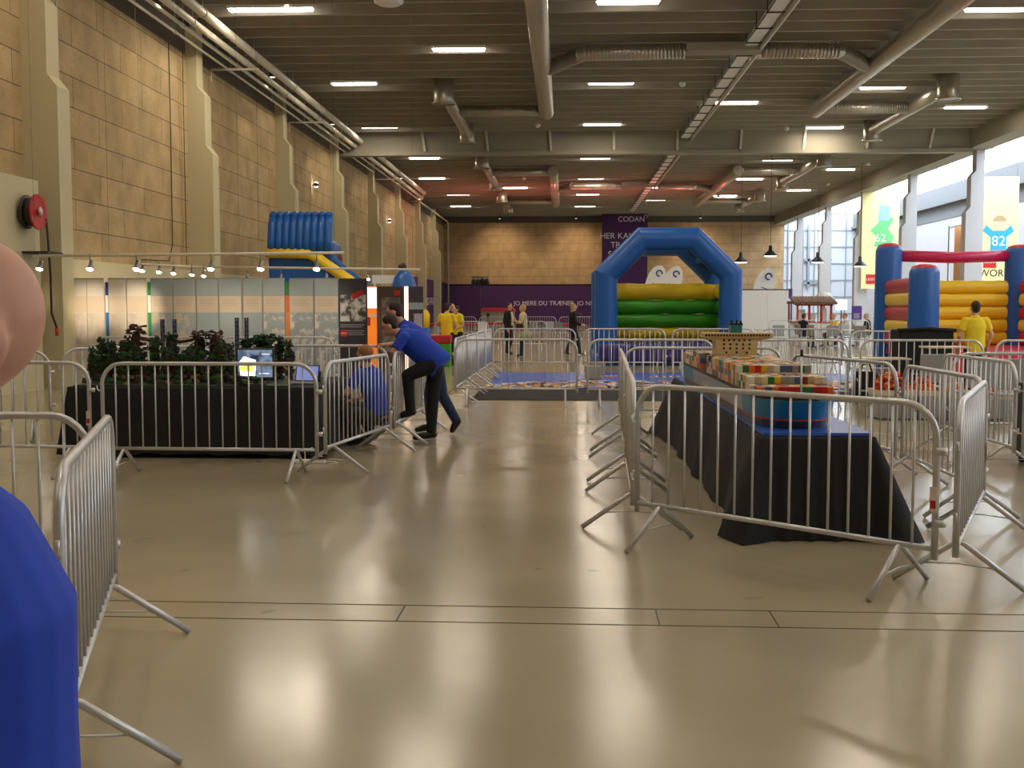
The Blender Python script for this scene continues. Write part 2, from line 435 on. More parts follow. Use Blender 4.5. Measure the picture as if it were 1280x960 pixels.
# red stage lamps that tint the far ceiling
M_REDGLOW = mat('red_lamp_lens', (1, .1, .1, 1), .5, emit=3)
for i, x in enumerate((-5, 1, 7)):
    t = empty('stage_lamp', 'small black stage lamp with red lens at the far end, %s from the left' % ('first', 'second', 'third')[i], 'lamp', (x, 74, .9), group='red stage lamps')
    MB().lathe([(0, 0), (.1, 0), (.12, .2), (.13, .3), (.11, .3), (0, .28)]).build('housing', M_DARK, t)
    MB().lathe([(0, .285), (.1, .29), (0, .3)]).build('lens', M_REDGLOW, t)
    MB().tube([(0, 0, .1), (0, 0, -.9)], .025).lathe([(0, -.9), (.3, -.9), (.28, -.86), (0, -.83)]).build('stand', M_DARK, t)
    spot('red_light', t, (0, 0, .32), (0, .1, 6), RED_W * 4, (1, .18, .16), 130, 1, .1)

# ------------------------------------------------------------------ ducts
ZD = 9.25
def vent_run(xd, xt, y0, y1, yt, rad, lab1, lab2, drum_ys, main=None):
    if main is None:
        t = empty('ventilation_duct', lab1, 'duct', (xd, y0, ZD))
        m = MB(); m.tube([(0, 0, 0), (0, y1 - y0, 0)], rad, 20)
        m.build('main_tube', M_DUCT, t)
    else: t = main; y0 = t.location.y
    yv = yt - y0; xt0 = xt; xt = xt - math.copysign(rad * .8, xt - xd)
    m = MB(); m.tube([(0, yv, 0), (xt - xd, yv, 0)], rad * .72, 18)
    n = int(abs(xt - xd) / .09)
    for i in range(n):
        x = (xt - xd) * (i + .5) / n
        m.tube([(x - .012, yv, 0), (x + .012, yv, 0)], rad * .72 + .015, 18)
    m.build('flexible_hose', M_DUCT, t)
    t2 = empty('air_outlet', lab2, 'air outlet', (xt0, drum_ys[0], ZD))
    L = drum_ys[1] - drum_ys[0]
    MB().tube([(0, .1, 0), (0, L - .1, 0)], rad * .8, 18).build('tube', M_DUCT, t2)
    for q in (0, L):
        MB().lathe([(0, -.42), (.34, -.42), (.36, -.38), (.36, .45), (0, .45)], at=(0, q, 0)).lathe([(.36, -.44), (.43, -.44), (.43, -.4), (.36, -.4)], at=(0, q, 0)).build('drum', M_DUCT, t2)
    return t
vent_run(-.72, -4.3, 24, 44.8, 44.3, .29, 'large steel ventilation duct hanging left of centre, nearer bay', 'steel duct with two drum outlets left of centre, nearer bay', (40.3, 50))
vent_run(9.75, 13.35, 24, 44.8, 44.3, .29, 'large steel ventilation duct on the right side, nearer bay', 'steel duct with two drum outlets on the right, nearer bay', (40.3, 50))
d3 = vent_run(-.65, -4.3, 64, 84, 64.4, .29, 'reddish steel ventilation duct left of centre in the farther bay', 'steel duct with two drum outlets left of centre, just past the girder', (59, 70))
d4 = vent_run(9.75, 13.35, 64, 84, 64.4, .29, 'reddish steel ventilation duct on the right in the farther bay', 'steel duct with two drum outlets on the right, just past the girder', (59, 70))
vent_run(-.65, -4.3, 81.6, 84, 82, .28, 'short steel duct branch at the far end left of centre', 'farthest steel duct with two drum outlets left of centre', (78, 87), d3)
vent_run(9.75, 13.35, 81.6, 84, 82, .28, 'short steel duct branch at the far end on the right', 'farthest steel duct with two drum outlets on the right', (78, 87), d4)
def flex(name, lab, pts, r=.22):
    t = empty(name, lab, 'duct', pts[0])
    p = [Vector(q) - Vector(pts[0]) for q in pts]
    m = MB(); m.tube(p, r, 18)
    for a, b in zip(p, p[1:]):
        n = max(2, int((b - a).length / .11))
        d = (b - a).normalized()
        for i in range(n):
            q = a + (b - a) * ((i + .5) / n); m.tube([q - d * .015, q + d * .015], r + .018, 18)
    m.build('hose', M_DUCT, t)
for (ya, tg) in ((36.5, 'nearer'), (74, 'farther')):
    flex('flexible_duct', 'ribbed silver branch hose from the left duct to the grille, %s bay' % tg, [(-.5, ya, ZD), (.55, ya - 2.0, ZD), (3.6, ya - 2.2, ZD)])
    flex('flexible_duct', 'ribbed silver branch hose from the right duct to the grille, %s bay' % tg, [(9.55, ya, ZD), (8.2, ya - 2.0, ZD), (5.9, ya - 2.2, ZD)])
    t = empty('ceiling_grille', 'pale rectangular air grille between the branch hoses, %s bay' % tg, 'grille', (4.75, ya - 2.2, ZD))
    MB().box(-1.15, 1.15, -.35, .35, -.05, .15).build('casing', M_BEAM, t)
    m = MB()
    for i in range(8): m.box(-1.1, 1.1, -.32 + .085 * i, -.28 + .085 * i, -.075, -.05)
    m.build('slats', M_DUCT, t)
# pipes along the top of the left wall
for i, (X, Z, r, y1, lb) in enumerate(((-9.45, 9.28, .12, 76, 'thick'), (-9.72, 9.05, .09, 77, 'second'), (-9.98, 8.95, .05, 78, 'third'), (-10.2, 8.8, .035, 60, 'thinnest'))):
    p = [(0, YN, 0), (0, y1, 0)]
    if i < 3: p += [(-.2, y1 + .4, -.1), (-.8, y1 + .5, -.1)]
    m = MB().tube(p, r, 14)
    t = empty('ceiling_pipe', '%s pale pipe of the bundle running along the top of the left wall' % lb, 'pipe', (X, 0, Z), group='pipes along the left wall')
    m.build('tube', M_PIPE, t)
    yy = 24.5; hm = MB().tube([(0, 0, 0), (0, .08, 0)], r + .02, 14).box(-.012, .012, .03, .05, 0, 9.9 - Z).mesh('hanger', M_STEEL)
    while yy < y1:
        h_ = bpy.data.objects.new('hanger', hm); COL.objects.link(h_); h_.parent = t; h_.location = (0, yy, 0); yy += 4.9
for i, yy in enumerate((33.9, 43.6, 53.6, 63)):
    t = empty('pipe_bracket', 'thin bracket arm from the left wall to the pipes, %s from the camera' % ORD[i], 'bracket', (XL, yy, 8.75))
    MB().box(0, 1.5, -.03, .03, -.03, .03).box(0, .05, -.03, .03, -.35, .03).build('arm', M_PIPE, t)
t = empty('wall_pipe', 'thin pipe running on from the bundle to the far corner', 'pipe', (-10.3, 78, 9.1))
MB().tube([(0, 0, 0), (0, 21.4, 0), (0, 21.8, -.2), (0, 21.8, -8.5)], .07).build('tube', M_PIPE, t)
# cable tray under the ceiling, right of centre
t = empty('cable_tray', 'long white cable tray with clips running down the ceiling right of centre', 'cable tray', (5.55, 0, 9.3))
MB().box(-.26, .12, YN, 92, .0, .03).box(-.26, -.24, YN, 92, 0, .09).build('tray', M_WHITE, t)
MB().tube([(.24, YN, -.06), (.24, 92, -.06)], .06).build('conduit', M_DUCT, t)
yy = 25; hm = MB().box(-.3, .3, 0, .05, -.03, 0).box(.12, .15, 0, .05, -.02, .65).box(-.28, -.26, 0, .05, 0, .65).mesh('hanger', M_DARK)
while yy < 92:
    h_ = bpy.data.objects.new('hanger', hm); COL.objects.link(h_); h_.parent = t; h_.location = (0, yy, 0); yy += 1.7
# small round fittings on the ceiling: sensors
for i, (px, py) in enumerate(((672, 157), (853, 105), (983, 161), (1166, 167), (655, 223), (1085, 205), (1035, 230), (898, 245))):
    d = ray(px, py); tt = (9.5 - EYE) / d[2]
    o = MB().lathe([(0, -.1), (.06, -.09), (.11, -.03), (.12, .05), (0, .06)]).tube([(0, 0, .03), (0, 0, .47)], .015).build('smoke_detector', M_WHITE, None, (d[0] * tt, d[1] * tt, 9.5))
    tag(o, 'small white smoke detector on the ceiling, %s' % ('left of the girder centre', 'above the central strip lights', 'right of the tray before the girder', 'far right before the girder', 'left of centre past the girder', 'right side just past the girder', 'right side in the farther bay', 'farthest of all')[i], 'smoke detector', 'smoke detectors')
p = pt(486, 5, 29)
t = empty('ceiling_speaker', 'round white disc lamp at the top edge left of centre', 'ceiling fitting', p)
MB().lathe([(0, -.02), (.28, -.02), (.38, .04), (.38, .1), (.12, .2), (.1, .9), (0, .9)]).build('disc', M_WHITE, t)

# ------------------------------------------------------------------ wall fittings left
M_RED = mat('red_enamel', rgb(176, 30, 26), 0.4)
t = empty('fire_hose_reel', 'round red fire hose reel on the white wall at the far left', 'hose reel', (-10.2, 20.85, 3.40))
RY = Matrix.Rotation(PI / 2, 3, 'Y')
MB().lathe([(0, .30), (.1, .30), (.3, .29), (.335, .31), (.335, .27), (.1, .27), (0, .27)], rot=RY).build('reel', M_RED, t)
MB().lathe([(.11, .11), (.27, .11), (.27, .26), (.11, .26)], rot=RY).lathe([(0, .07), (.32, .07), (.32, .1), (0, .1)], rot=RY).build('hose', M_DARK, t)
MB().lathe([(0, 0), (.05, 0), (.05, .33), (.09, .34), (0, .36)], rot=RY).build('hub', M_STEEL, t)
MB().tube([(.3, .3, -.1), (.3, .36, -.5), (.32, .38, -1.2), (.3, .42, -1.9), (.35, .52, -2.2)], .022).build('hanging_hose', M_DARK, t)
MB().lathe([(0, 0), (.03, .0), (.035, .15), (0, .16)], at=(.35, .52, -2.35)).build('nozzle', M_RED, t)
MB().box(0, .5, -.1, .55, -.78, -.74).build('bracket', M_DARK, t)
p = pt(58, 370, 22.5)
t = empty('fire_sign', 'small square red sign with a white flame symbol on the nearest left column', 'sign', p)
MB().box(-.1, .1, -.02, 0.02, -.13, .13).build('plate', M_RED, t)
MB().prism([(-.05, -.05), (.04, -.05), (.055, .0), (.0, .06), (-.02, .02), (-.05, .03)], 'y', -.026, -.02).build('symbol', M_WHITE, t)
# conduits on the nearest column
for i, px in enumerate((64, 70, 75)):
    t = tag(MB().tube([(0, 0, 0.1), (0, 0, 8.8)], .025).build('conduit_pipe', M_BEAM, None, (fx(px, 22.5, 4), 22.55, 0)), 'thin grey conduit running up the nearest left column, %s from the left' % ('first', 'second', 'third')[i], 'conduit', 'conduits on the nearest column')
t = empty('wall_cable', 'thin black cable hanging down the blocks beyond the nearest column', 'cable', (XL + .06, 30.2, 0))
MB().tube([(0, 0, 8.7), (0, .02, 6), (0, -.01, 3.3), (0, -.3, 2.85), (0, -2.3, 2.8)], .014, 6).build('cord', M_DARK, t)
t = empty('wall_cable', 'second thin cable hanging to the right of the black one', 'cable', (XL + .06, 31.3, 0))
MB().tube([(0, 0, 8.7), (0, 0, 2.8)], .01, 6).build('cord', M_DARK, t)
M_WGLOW = mat('wall_lamp_lens', (1, .97, .9, 1), .5, emit=14)
for i, (px, py) in enumerate(((397, 231), (488, 276))):
    d = ray(px, py); tt = (XL + .25) / d[0]; q = Vector((XL + .2, d[1] * tt, EYE + d[2] * tt))
    t = empty('wall_spotlight', ('round white wall lamp above the blue inflatable slide', 'farther round white wall lamp right of the slide')[i], 'wall lamp', q)
    MB().lathe([(0, -.2), (.05, -.2), (.11, -.02), (.1, 0)], rot=Matrix.Rotation(-PI / 2, 3, 'X') @ Matrix.Identity(3)).box(-.2, 0, .05, .1, -.02, .02).build('housing', M_DARK, t)
    MB().ell((0, -.02, 0), (.1, .08, .12)).build('lens', M_WGLOW, t)
# uplights washing the block wall (small lamps above the display rails)
def washer(x, y, z, ty, tz, w, lab):
    t = empty('wall_washer', lab, 'lamp', (x, y, z), group='wall washers')
    MB().rbox(-.09, .09, -.07, .07, -.1, .05, .02).box(-.02, .02, -.02, .02, .04, .35).build('housing', M_DARK, t)
    MB().box(-.07, .07, -.05, .05, -.115, -.1).build('lens', mat('dim_lens', (1, .9, .7, 1), .5, emit=1.5), t)
    spot('lamp', t, (0, 0, -.14), (XL - x, ty - y, tz - z), w, (1, .8, .5), 80, 1, .08)
for i, yy in enumerate((27.5, 37.5, 47.2, 57, 67, 77)):
    washer(-9.72, yy, 9.35, yy + .2, 6.2, 230, 'small black lamp by the ceiling pipes washing the left wall, %s from the camera' % ORD[i])
for i, x in enumerate((-5.5, 1.0, 11.5)):
    t = empty('wall_washer', 'small lamp under the ceiling lighting the far wall, %s from the left' % ('first', 'second', 'third')[i], 'lamp', (x, 96, 9.2), group='wall washers')
    MB().rbox(-.09, .09, -.07, .07, -.1, .05, .02).box(-.02, .02, -.02, .02, .04, .35).build('housing', M_DARK, t)
    MB().box(-.07, .07, -.05, .05, -.115, -.1).build('lens', mat('dim_lens', (1, .9, .7, 1), .5, emit=1.5), t)
    spot('lamp', t, (0, 0, -.14), (0, 4, -4), 600, (1, .78, .5), 95, 1, .1)

# ------------------------------------------------------------------ crowd barriers
def make_barrier():
    L, H, zb, r = 2.12, 1.1, .27, .2
    t = empty('crowd_barrier', '', 'barrier')
    h = L / 2 - .02
    path = [(-h, 0, zb - .06), (-h, 0, H - r)]
    for i in range(1, 7):
        a = PI - i * PI / 12; path.append((-h + r + r * math.cos(a), 0, H - r + r * math.sin(a) - .02))
    for i in range(0, 7):
        a = PI / 2 - i * PI / 12; path.append((h - r + r * math.cos(a), 0, H - r + r * math.sin(a) - .02))
    path += [(h, 0, zb - .06)]
    MB().tube(path, .019, 10).build('frame', M_STEEL, t)
    MB().tube([(-h, 0, zb), (h, 0, zb)], .016, 10).build('bottom_rail', M_STEEL, t)
    m = MB(); n = 15
    for i in range(n):
        x = -h + (i + 1) * 2 * h / (n + 1)
        top = H - .03
        e = h - abs(x)
        if e < r: top = H - .03 - (r - math.sqrt(max(r * r - (r - e) ** 2, 0)))
        m.tube([(x, 0, zb), (x, 0, top)], .0075, 6)
    m.build('bars', M_STEEL, t)
    fm = MB().tube([(0, -.36, .012), (0, -.03, zb - .02), (0, 0, zb - .01), (0, .03, zb - .02), (0, .36, .012)], .0165, 8).mesh('foot', M_STEEL)
    bm_ = MB().tube([(0, -.22, .12), (0, .0, .135), (0, .22, .12)], .005, 5).mesh('brace', M_STEEL)
    for x in (-h + .2, h - .2):
        o = bpy.data.objects.new('foot', fm); COL.objects.link(o); o.parent = t; o.location = (x, 0, 0)
        b = bpy.data.objects.new('brace', bm_); COL.objects.link(b); b.parent = o
    for z in (.42, .82):
        MB().tube([(-h, 0, z), (-h - .035, 0, z), (-h - .05, 0, z + .02), (-h - .05, 0, z + .05)], .008, 6).build('hook', M_STEEL, t)
        MB().lathe([(.02, -.02), (.03, -.02), (.03, .02), (.02, .02)], at=(h + .028, 0, z)).build('eye', M_STEEL, t)
    return t
B0 = make_barrier(); B_used = [False]
M_STICK = mat('sticker_paper', rgb(220, 205, 190), .6)
def barrier(A, B, label, group, sticker=False):
    o = B0 if not B_used[0] else copy_tree(B0)
    B_used[0] = True
    A, B = Vector(A), Vector(B); d = B - A
    o.location = ((A.x + B.x) / 2, (A.y + B.y) / 2, 0); o.rotation_euler = (0, 0, math.atan2(d.y, d.x))
    o.scale = (d.length / 2.18, 1, 1)
    o['label'] = label; o['group'] = group
    return o, sticker
def bx(px0, Y0, px1, Y1): return ((fx(px0, Y0), Y0), (fx(px1, Y1), Y1))
stick = []
def bar(a, label, group, sticker=False):
    o, s = barrier(a[0], a[1], label, group)
    if s or sticker: stick.append(o)
GJ = 'barriers around the jungle model table'
bar(((fx(118, 10.55) - 2.15, 10.62), (fx(118, 10.5), 10.5)), 'steel crowd barrier left of the black jungle table, beside the long front barrier', GJ, True)
bar(((fx(68, 13.4) - 2.1, 12.5), (fx(68, 13.4), 13.4)), 'steel crowd barrier by the left wall, behind the bald man\'s head', GJ)
bar(bx(122, 10.43, 402, 10.38), 'steel crowd barrier standing square in front of the black jungle table', GJ)
bar(bx(404, 10.5, 488, 12.6), 'steel crowd barrier slanting away in front of the crouching man', GJ, True)
bar(bx(491, 12.75, 528, 14.85), 'steel crowd barrier the two men in blue are leaning on', GJ)
bar(bx(74, 13.9, 268, 15.2), 'steel crowd barrier right behind the left half of the jungle table', GJ)
bar(bx(290, 15.3, 489, 15.3), 'steel crowd barrier right behind the right half of the jungle table', GJ)
bar(bx(116, 19.4, 268, 19.4), 'left one of the two barriers close in front of the exhibition panels', GJ)
bar(bx(271, 19.4, 421, 19.4), 'right one of the two barriers close in front of the exhibition panels', GJ)
GF = 'barriers at the near left'
def gp(px, py, z=.27):
    d = ray(px, py); t = (z - EYE) / d[2]; return (d[0] * t, d[1] * t)
bar((gp(78, 905), gp(144, 716)), 'large steel crowd barrier nearest the camera at left, running away from it', GF)
bar(((fx(126, 5.4) - 2.15, 5.35), (fx(126, 5.4), 5.4)), 'steel crowd barrier seen behind the bald man\'s shoulder, facing the camera', GF)
bar(((fx(40, 3.1) - 2.15, 2.9), (fx(40, 3.1), 3.1)), 'steel crowd barrier right beside the bald man\'s blue shirt at the left edge', GF)
GS = 'barriers around the ship model table'
bar(((.47, 7.71), (2.1, 6.22)), 'steel crowd barrier across the near end of the ship table', GS, True)
bar(((2.18, 6.27), (3.08, 8.3)), 'steel crowd barrier turning away at the right corner of the ship table', GS, True)
bar((( 3.12, 8.4), (fx(1127, 10.45), 10.45)), 'steel crowd barrier right of the ship table, second from its near corner', GS)
bar((((fx(1124, 10.55)), 10.55), (fx(986, 12.75), 12.75)), 'steel crowd barrier behind the ship\'s bow on the right side', GS)
bar(((.49, 7.85), (.56, 9.95)), 'edge-on steel barrier left of the ship table, nearest of its line', GS)
bar(((.57, 10.05), (.64, 12.15)), 'edge-on steel barrier left of the ship table, middle of its line', GS)
bar(((.65, 12.25), (.72, 14.35)), 'edge-on steel barrier left of the ship table, farthest of its line', GS)
bar(bx(775, 14.65, 981, 14.65), 'steel crowd barrier standing behind the far end of the ship table', GS)
GM = 'barriers around the floor mosaic'
bar(bx(566, 18.4, 725, 18.4), 'front barrier of the floor mosaic, leftmost, past the black carpet edge', GM)
bar(bx(731, 18.3, 895, 18.3), 'front barrier of the floor mosaic, second from left', GM)
bar(bx(903, 18.1, 1064, 18.1), 'front barrier of the floor mosaic behind the ship\'s beige bridge', GM)
bar(bx(1072, 18.2, 1232, 18.2), 'steel barrier in front of the red and yellow bouncy castle', GM)
bar(bx(1240, 18.2, 1402, 18.2), 'steel barrier at the right edge behind the grey chairs', GM)
for i in range(4):
    y0 = 18.6 + 2.16 * i
    bar(((-1.82 + .015 * i, y0), (-1.80 + .015 * i, y0 + 2.08)), 'edge-on steel barrier along the left side of the mosaic, %s' % ORD[i], GM)
for i, (a, b, l) in enumerate(((615, 722, 'behind the left part of the mosaic, near the two ladies'), (727, 834, 'in front of the blue arch\'s left foot'), (838, 945, 'in front of the blue arch\'s right foot'), (949, 1055, 'behind the ship, in front of the far red kiosk'), (1060, 1166, 'left of the black draped box'))):
    yb_ = 27.3 if a < 1000 else 24.9
    if a > 1000: b = 1177
    bar(bx(a, yb_, b, yb_), 'steel crowd barrier ' + l, GM)
GR = 'barriers at the right'
bar(bx(1176, 12.95, 1272, 10.85), 'steel crowd barrier slanting towards the camera by the grey chairs', GR)
bar(((fx(1184, 13.1), 13.1), (fx(1184, 13.1) + 2.15, 13.1)), 'steel crowd barrier square behind the slanting one at the right edge', GR)
bar(((fx(1274, 10.75), 10.75), (fx(1274, 10.75) + 2.1, 10.4)), 'steel crowd barrier cut by the right edge of the photo', GR)
GD = 'barriers in the far distance'
for i in range(2):
    bar(bx(542 + 73 * i, 41, 612 + 73 * i, 41), 'distant barrier behind the yellow-shirted people, %s of the row' % ('left', 'right')[i], GD)
for i in range(4):
    bar(bx(548 + 50 * i, 60, 596 + 50 * i, 60), 'very distant barrier below the purple wall, %s from left' % ('first', 'second', 'third', 'fourth')[i], GD)
for i in range(4):
    bar(bx(930 + 47 * i, 62, 976 + 47 * i, 62), 'very distant barrier below the white partition, %s from left' % ('first', 'second', 'third', 'fourth')[i], GD)
for i in range(3):
    bar(bx(960 + 65 * i, 45, 1023 + 65 * i, 45), 'distant barrier in front of the red kiosk, %s from left' % ('first', 'second', 'third')[i], GD)
for o in stick:
    MB().box(1.015, 1.055, -.022, -.017, .48, .62).build('sticker', M_STICK, o)
    MB().box(1.02, 1.05, -.024, -.021, .5, .545).build('sticker', M_RED, o)

# ------------------------------------------------------------------ draped tables
def drape(name, label, x0, x1, y0, y1, z, flare, m=M_BLACK, fold=.03, seed=1, hem=0.0):
    rnd = random.Random(seed); bm = MB(); b = bm.bm
    pts = []
    N = 36
    def side(a, bb, n):
        return [(a[0] + (bb[0] - a[0]) * i / n, a[1] + (bb[1] - a[1]) * i / n) for i in range(n)]
    c4 = [(x0, y0), (x1, y0), (x1, y1), (x0, y1)]
    for i in range(4): pts += side(c4[i], c4[(i + 1) % 4], N)
    cx, cy = (x0 + x1) / 2, (y0 + y1) / 2
    ph = [rnd.uniform(0, 6.28) for _ in range(4)]
    rows = [0, .03, .25, .5, .75, 1.0]
    rings = []
    n = len(pts)
    for t_ in rows:
        ring = []
        for i, (x, y) in enumerate(pts):
            side_i = i // N; u = (i % N) / N
            nx, ny = [(0, -1), (1, 0), (0, 1), (-1, 0)][side_i]
            w = math.sin(u * 31 + ph[side_i]) * .6 + math.sin(u * 57 + ph[side_i] * 2) * .4
            off = flare * t_ + fold * w * t_ ** .7
            cd = min(u, 1 - u) * 2
            k = math.exp(-(cd * 6) ** 2) * flare * 1.3 * t_      # corner cones
            sx = (1 if x > cx else -1); sy = (1 if y > cy else -1)
            dx = nx * off + sx * k; dy = ny * off + sy * k
            if t_ < .05: dx = nx * .008 * (t_ > 0); dy = ny * .008 * (t_ > 0)
            zz = z * (1 - t_) + hem * (1 + .5 * w) * t_
            ring.append(b.verts.new((x + dx, y + dy, max(zz, .008))))
        rings.append(ring)
    for A, B in zip(rings, rings[1:]):
        for i in range(n):
            f = b.faces.new((A[i], A[(i + 1) % n], B[(i + 1) % n], B[i])); f.smooth = True
    b.faces.new(rings[0])
    t = empty(name, label, 'table', (0, 0, 0))
    o = bm.build('tablecloth', m, t)
    MB().box(x0 + .02, x1 - .02, y0 + .02, y1 - .02, z - .04, z - .004).build('table_top', M_BEAM, t)
    for x in (x0 + .08, x1 - .08):
        for y in (y0 + .08, y1 - .08): MB().tube([(x, y, 0), (x, y, z - .04)], .02, 8).build('leg', M_STEEL, t)
    return t
drape('display_table', 'long table under black cloth carrying the ship model, right', 1.38, 2.17, 7.85, 14.2, .71, .13, seed=3)
drape('display_table', 'wide table under black cloth carrying the brick jungle, left', -5.32, -2.62, 11.75, 13.55, .76, .06, seed=5, hem=.05)
M_SEA = mat('blue_sea_board', rgb(40, 92, 190), .3, noise=.12, scale=14)
t = empty('sea_board', 'flat blue board lying on the ship table under the ship', 'board', (0, 0, .715))
MB().box(1.40, 2.15, 7.87, 14.18, 0, .022).build('board', M_SEA, t)

# ------------------------------------------------------------------ ship model
M_HULL = mat('light_blue_hull', rgb(24, 122, 168), .35, noise=.06, scale=8)
M_HGREY = mat('dark_grey_hull', rgb(74, 78, 84), .4)
M_HWHT = mat('silver_grey_hull', rgb(152, 160, 168), .35, noise=.15, scale=5)
M_TAN = mat('tan_bricks', rgb(206, 180, 128), .4)
CC = [mat('brick_%s' % n, rgb(*c), .35) for n, c in (('red', (190, 40, 28)), ('white', (220, 212, 196)), ('yellow', (222, 176, 40)), ('orange', (226, 110, 34)), ('green', (40, 110, 54)), ('grey', (140, 136, 130)), ('maroon', (110, 40, 38)), ('cream', (214, 196, 150)), ('dull_blue', (70, 90, 130)), ('sand', (190, 170, 130)))]
sx, sw, sy0, sy1, sz = 1.70, .31, 7.97, 13.95, .737
ship = empty('container_ship_model', 'long brick-built container ship model with coloured containers on the black table', 'model ship', (sx, 0, sz))
def hull_sec(y, lv=1.0):
    a0 = sy0 + .30 * (1 - lv) / .3 * .5
    d = y - a0
    w = sw * (.75 + .25 * lv)
    if d < .5: w *= math.sqrt(max(0, 1 - (1 - max(d, 0) / .5) ** 2)) * .92 + .08
    e = (sy1 - y) / .9
    if e < 1: w *= .45 + .55 * math.sin(max(e, 0) * PI / 2)
    return w
def hull_part(z0, z1, k0, k1, y0, y1, m, name):
    b = MB(); rings = []
    for i in range(33):
        u = (i / 32) ** 1.6 if y0 == sy0 else i / 32
        q = []
        for kk_, zz in ((k0, z0), (k1, z1)):
            ys = y0 + (.5 * (1 - kk_) if y0 == sy0 else 0); y = ys + (y1 - ys) * u; w = hull_sec(y, kk_)
            q.append(((-w, y, zz), (w, y, zz)))
        rings.append([b.bm.verts.new(v) for v in (q[0][0], q[0][1], q[1][1], q[1][0])])
    for A, B in zip(rings, rings[1:]):
        for i in range(4): b.bm.faces.new((A[i], A[(i + 1) % 4], B[(i + 1) % 4], B[i]))
    b.bm.faces.new(rings[0]); b.bm.faces.new(rings[-1])
    return b.build(name, m, ship)
hull_part(0, .06, .70, .80, sy0, sy1, M_HGREY, 'keel')
hull_part(.06, .07, .815, .815, sy0, sy1, M_RED, 'waterline_stripe')
hull_part(.07, .21, .80, 1.0, sy0, sy0 + .85, M_HULL, 'bow_hull')
hull_part(.07, .21, .80, 1.0, sy0 + .85, sy0 + 4.2, M_HWHT, 'midship_hull')
hull_part(.07, .21, .80, 1.0, sy0 + 4.2, sy1, M_HULL, 'stern_hull')
hull_part(.21, .235, .98, .98, sy0 + .03, sy1 - .02, mat('dark_brown_deck', rgb(52, 34, 30), .5), 'deck')
t_ = text('MAERSK', 'hull_lettering', .16, mat('pale_letter', rgb(196, 200, 204), .5), ship, (-sw + .0, 11.2, .09), (PI / 2 - .3, 0, -PI / 2), .002)
# containers (parts of the model)
cells = []
rnd = random.Random(11)
cw, cl, ch = .05, .085, .056
y = sy0 + .30
row = 0
while y < sy1 - .2:
    if not (11.02 < y < 11.5):
        w = hull_sec(y)
        nx = int((w * 1.94) / cw)
        tiers = 1 if row < 3 else 2 if row < 9 else 3
        if y > 12.2: tiers = 2
        for i in range(nx):
            th = max(1, tiers - (rnd.random() < .12))
            for kz in range(th): cells.append((-nx * cw / 2 + (i + .5) * cw, y + cl / 2, .235 + ch * (kz + .5), kz == th - 1 or i == 0))
    y += cl + (.004 if row % 2 else .02); row += 1
vis = [c for c in cells if c[3]]
vis.sort(key=lambda c: c[1] + c[0] * .3)
cm = [MB().rbox(-cw / 2 + .001, cw / 2 - .001, -cl / 2, cl / 2, -ch / 2 + .001, ch / 2, .003, 1).mesh('container', m) for m in CC]
for c_ in vis[:100]:
    o = bpy.data.objects.new('container', rnd.choice(cm)); COL.objects.link(o); o.parent = ship; o.location = c_[:3]
rest = vis[100:] + [c for c in cells if not c[3]]
b = MB()
for c_ in rest:
    b.mi = rnd.randrange(len(CC)); b.box(c_[0] - cw / 2 + .001, c_[0] + cw / 2 - .001, c_[1] - cl / 2, c_[1] + cl / 2, c_[2] - ch / 2 + .001, c_[2] + ch / 2)
o = b.build('containers', CC, ship); o['kind'] = 'stuff'
# bridge
M_HOLE = mat('dark_window', rgb(46, 38, 30), .4)
br = MB().box(-.2, .2, 11.12, 11.42, .2, .58).build('bridge_tower', M_TAN, ship)
MB().box(-.33, .35, 11.1, 11.4, .575, .62).prism([(-.33, .575), (-.2, .575), (-.2, .54)], 'y', 11.12, 11.38).prism([(.35, .575), (.2, .575), (.2, .54)], 'y', 11.12, 11.38).build('bridge_wings', M_TAN, ship)
b = MB()
for i, z in enumerate((.55, .51, .47, .43, .39)):
    n = 6 if i == 0 else 5 if i < 3 else 3
    for j in range(n):
        x = (-.125 + .25 * j / (n - 1)) if n > 3 else (-.1 + .1 * j)
        b.lathe([(0, 0), (.011, 0), (.011, .004), (0, .004)], at=(x, 11.119, z), seg=10, rot=Matrix.Rotation(PI / 2, 3, 'X'))
b.build('windows', M_HOLE, br)
b = MB()
for i in range(22): b.box(-.31 + .029 * i, -.292 + .029 * i, 11.095, 11.1, .588, .608)
b.build('wing_windows', M_HOLE, br)
M_TEAL = mat('teal_bricks', rgb(40, 110, 112), .4)
MB().box(-.05, .06, 11.18, 11.34, .62, .70).build('funnel', M_TEAL, ship)
MB().box(-.05, -.03, 11.2, 11.22, .70, .75).box(.04, .06, 11.2, 11.22, .70, .74).box(-.06, .07, 11.2, 11.3, .695, .715).box(0, .02, 11.2, 11.22, .70, .75).build('antennas', M_DARK, ship)
MB().tube([(.02, sy0 + .22, .2), (.02, sy0 + .22, .52)], .0075, 8).build('mast', M_WHITE, ship)
MB().tube([(.02, sy0 + .22, .52), (.02, sy0 + .22, .57)], .012, 8).build('mast_tip', M_DARK, ship)

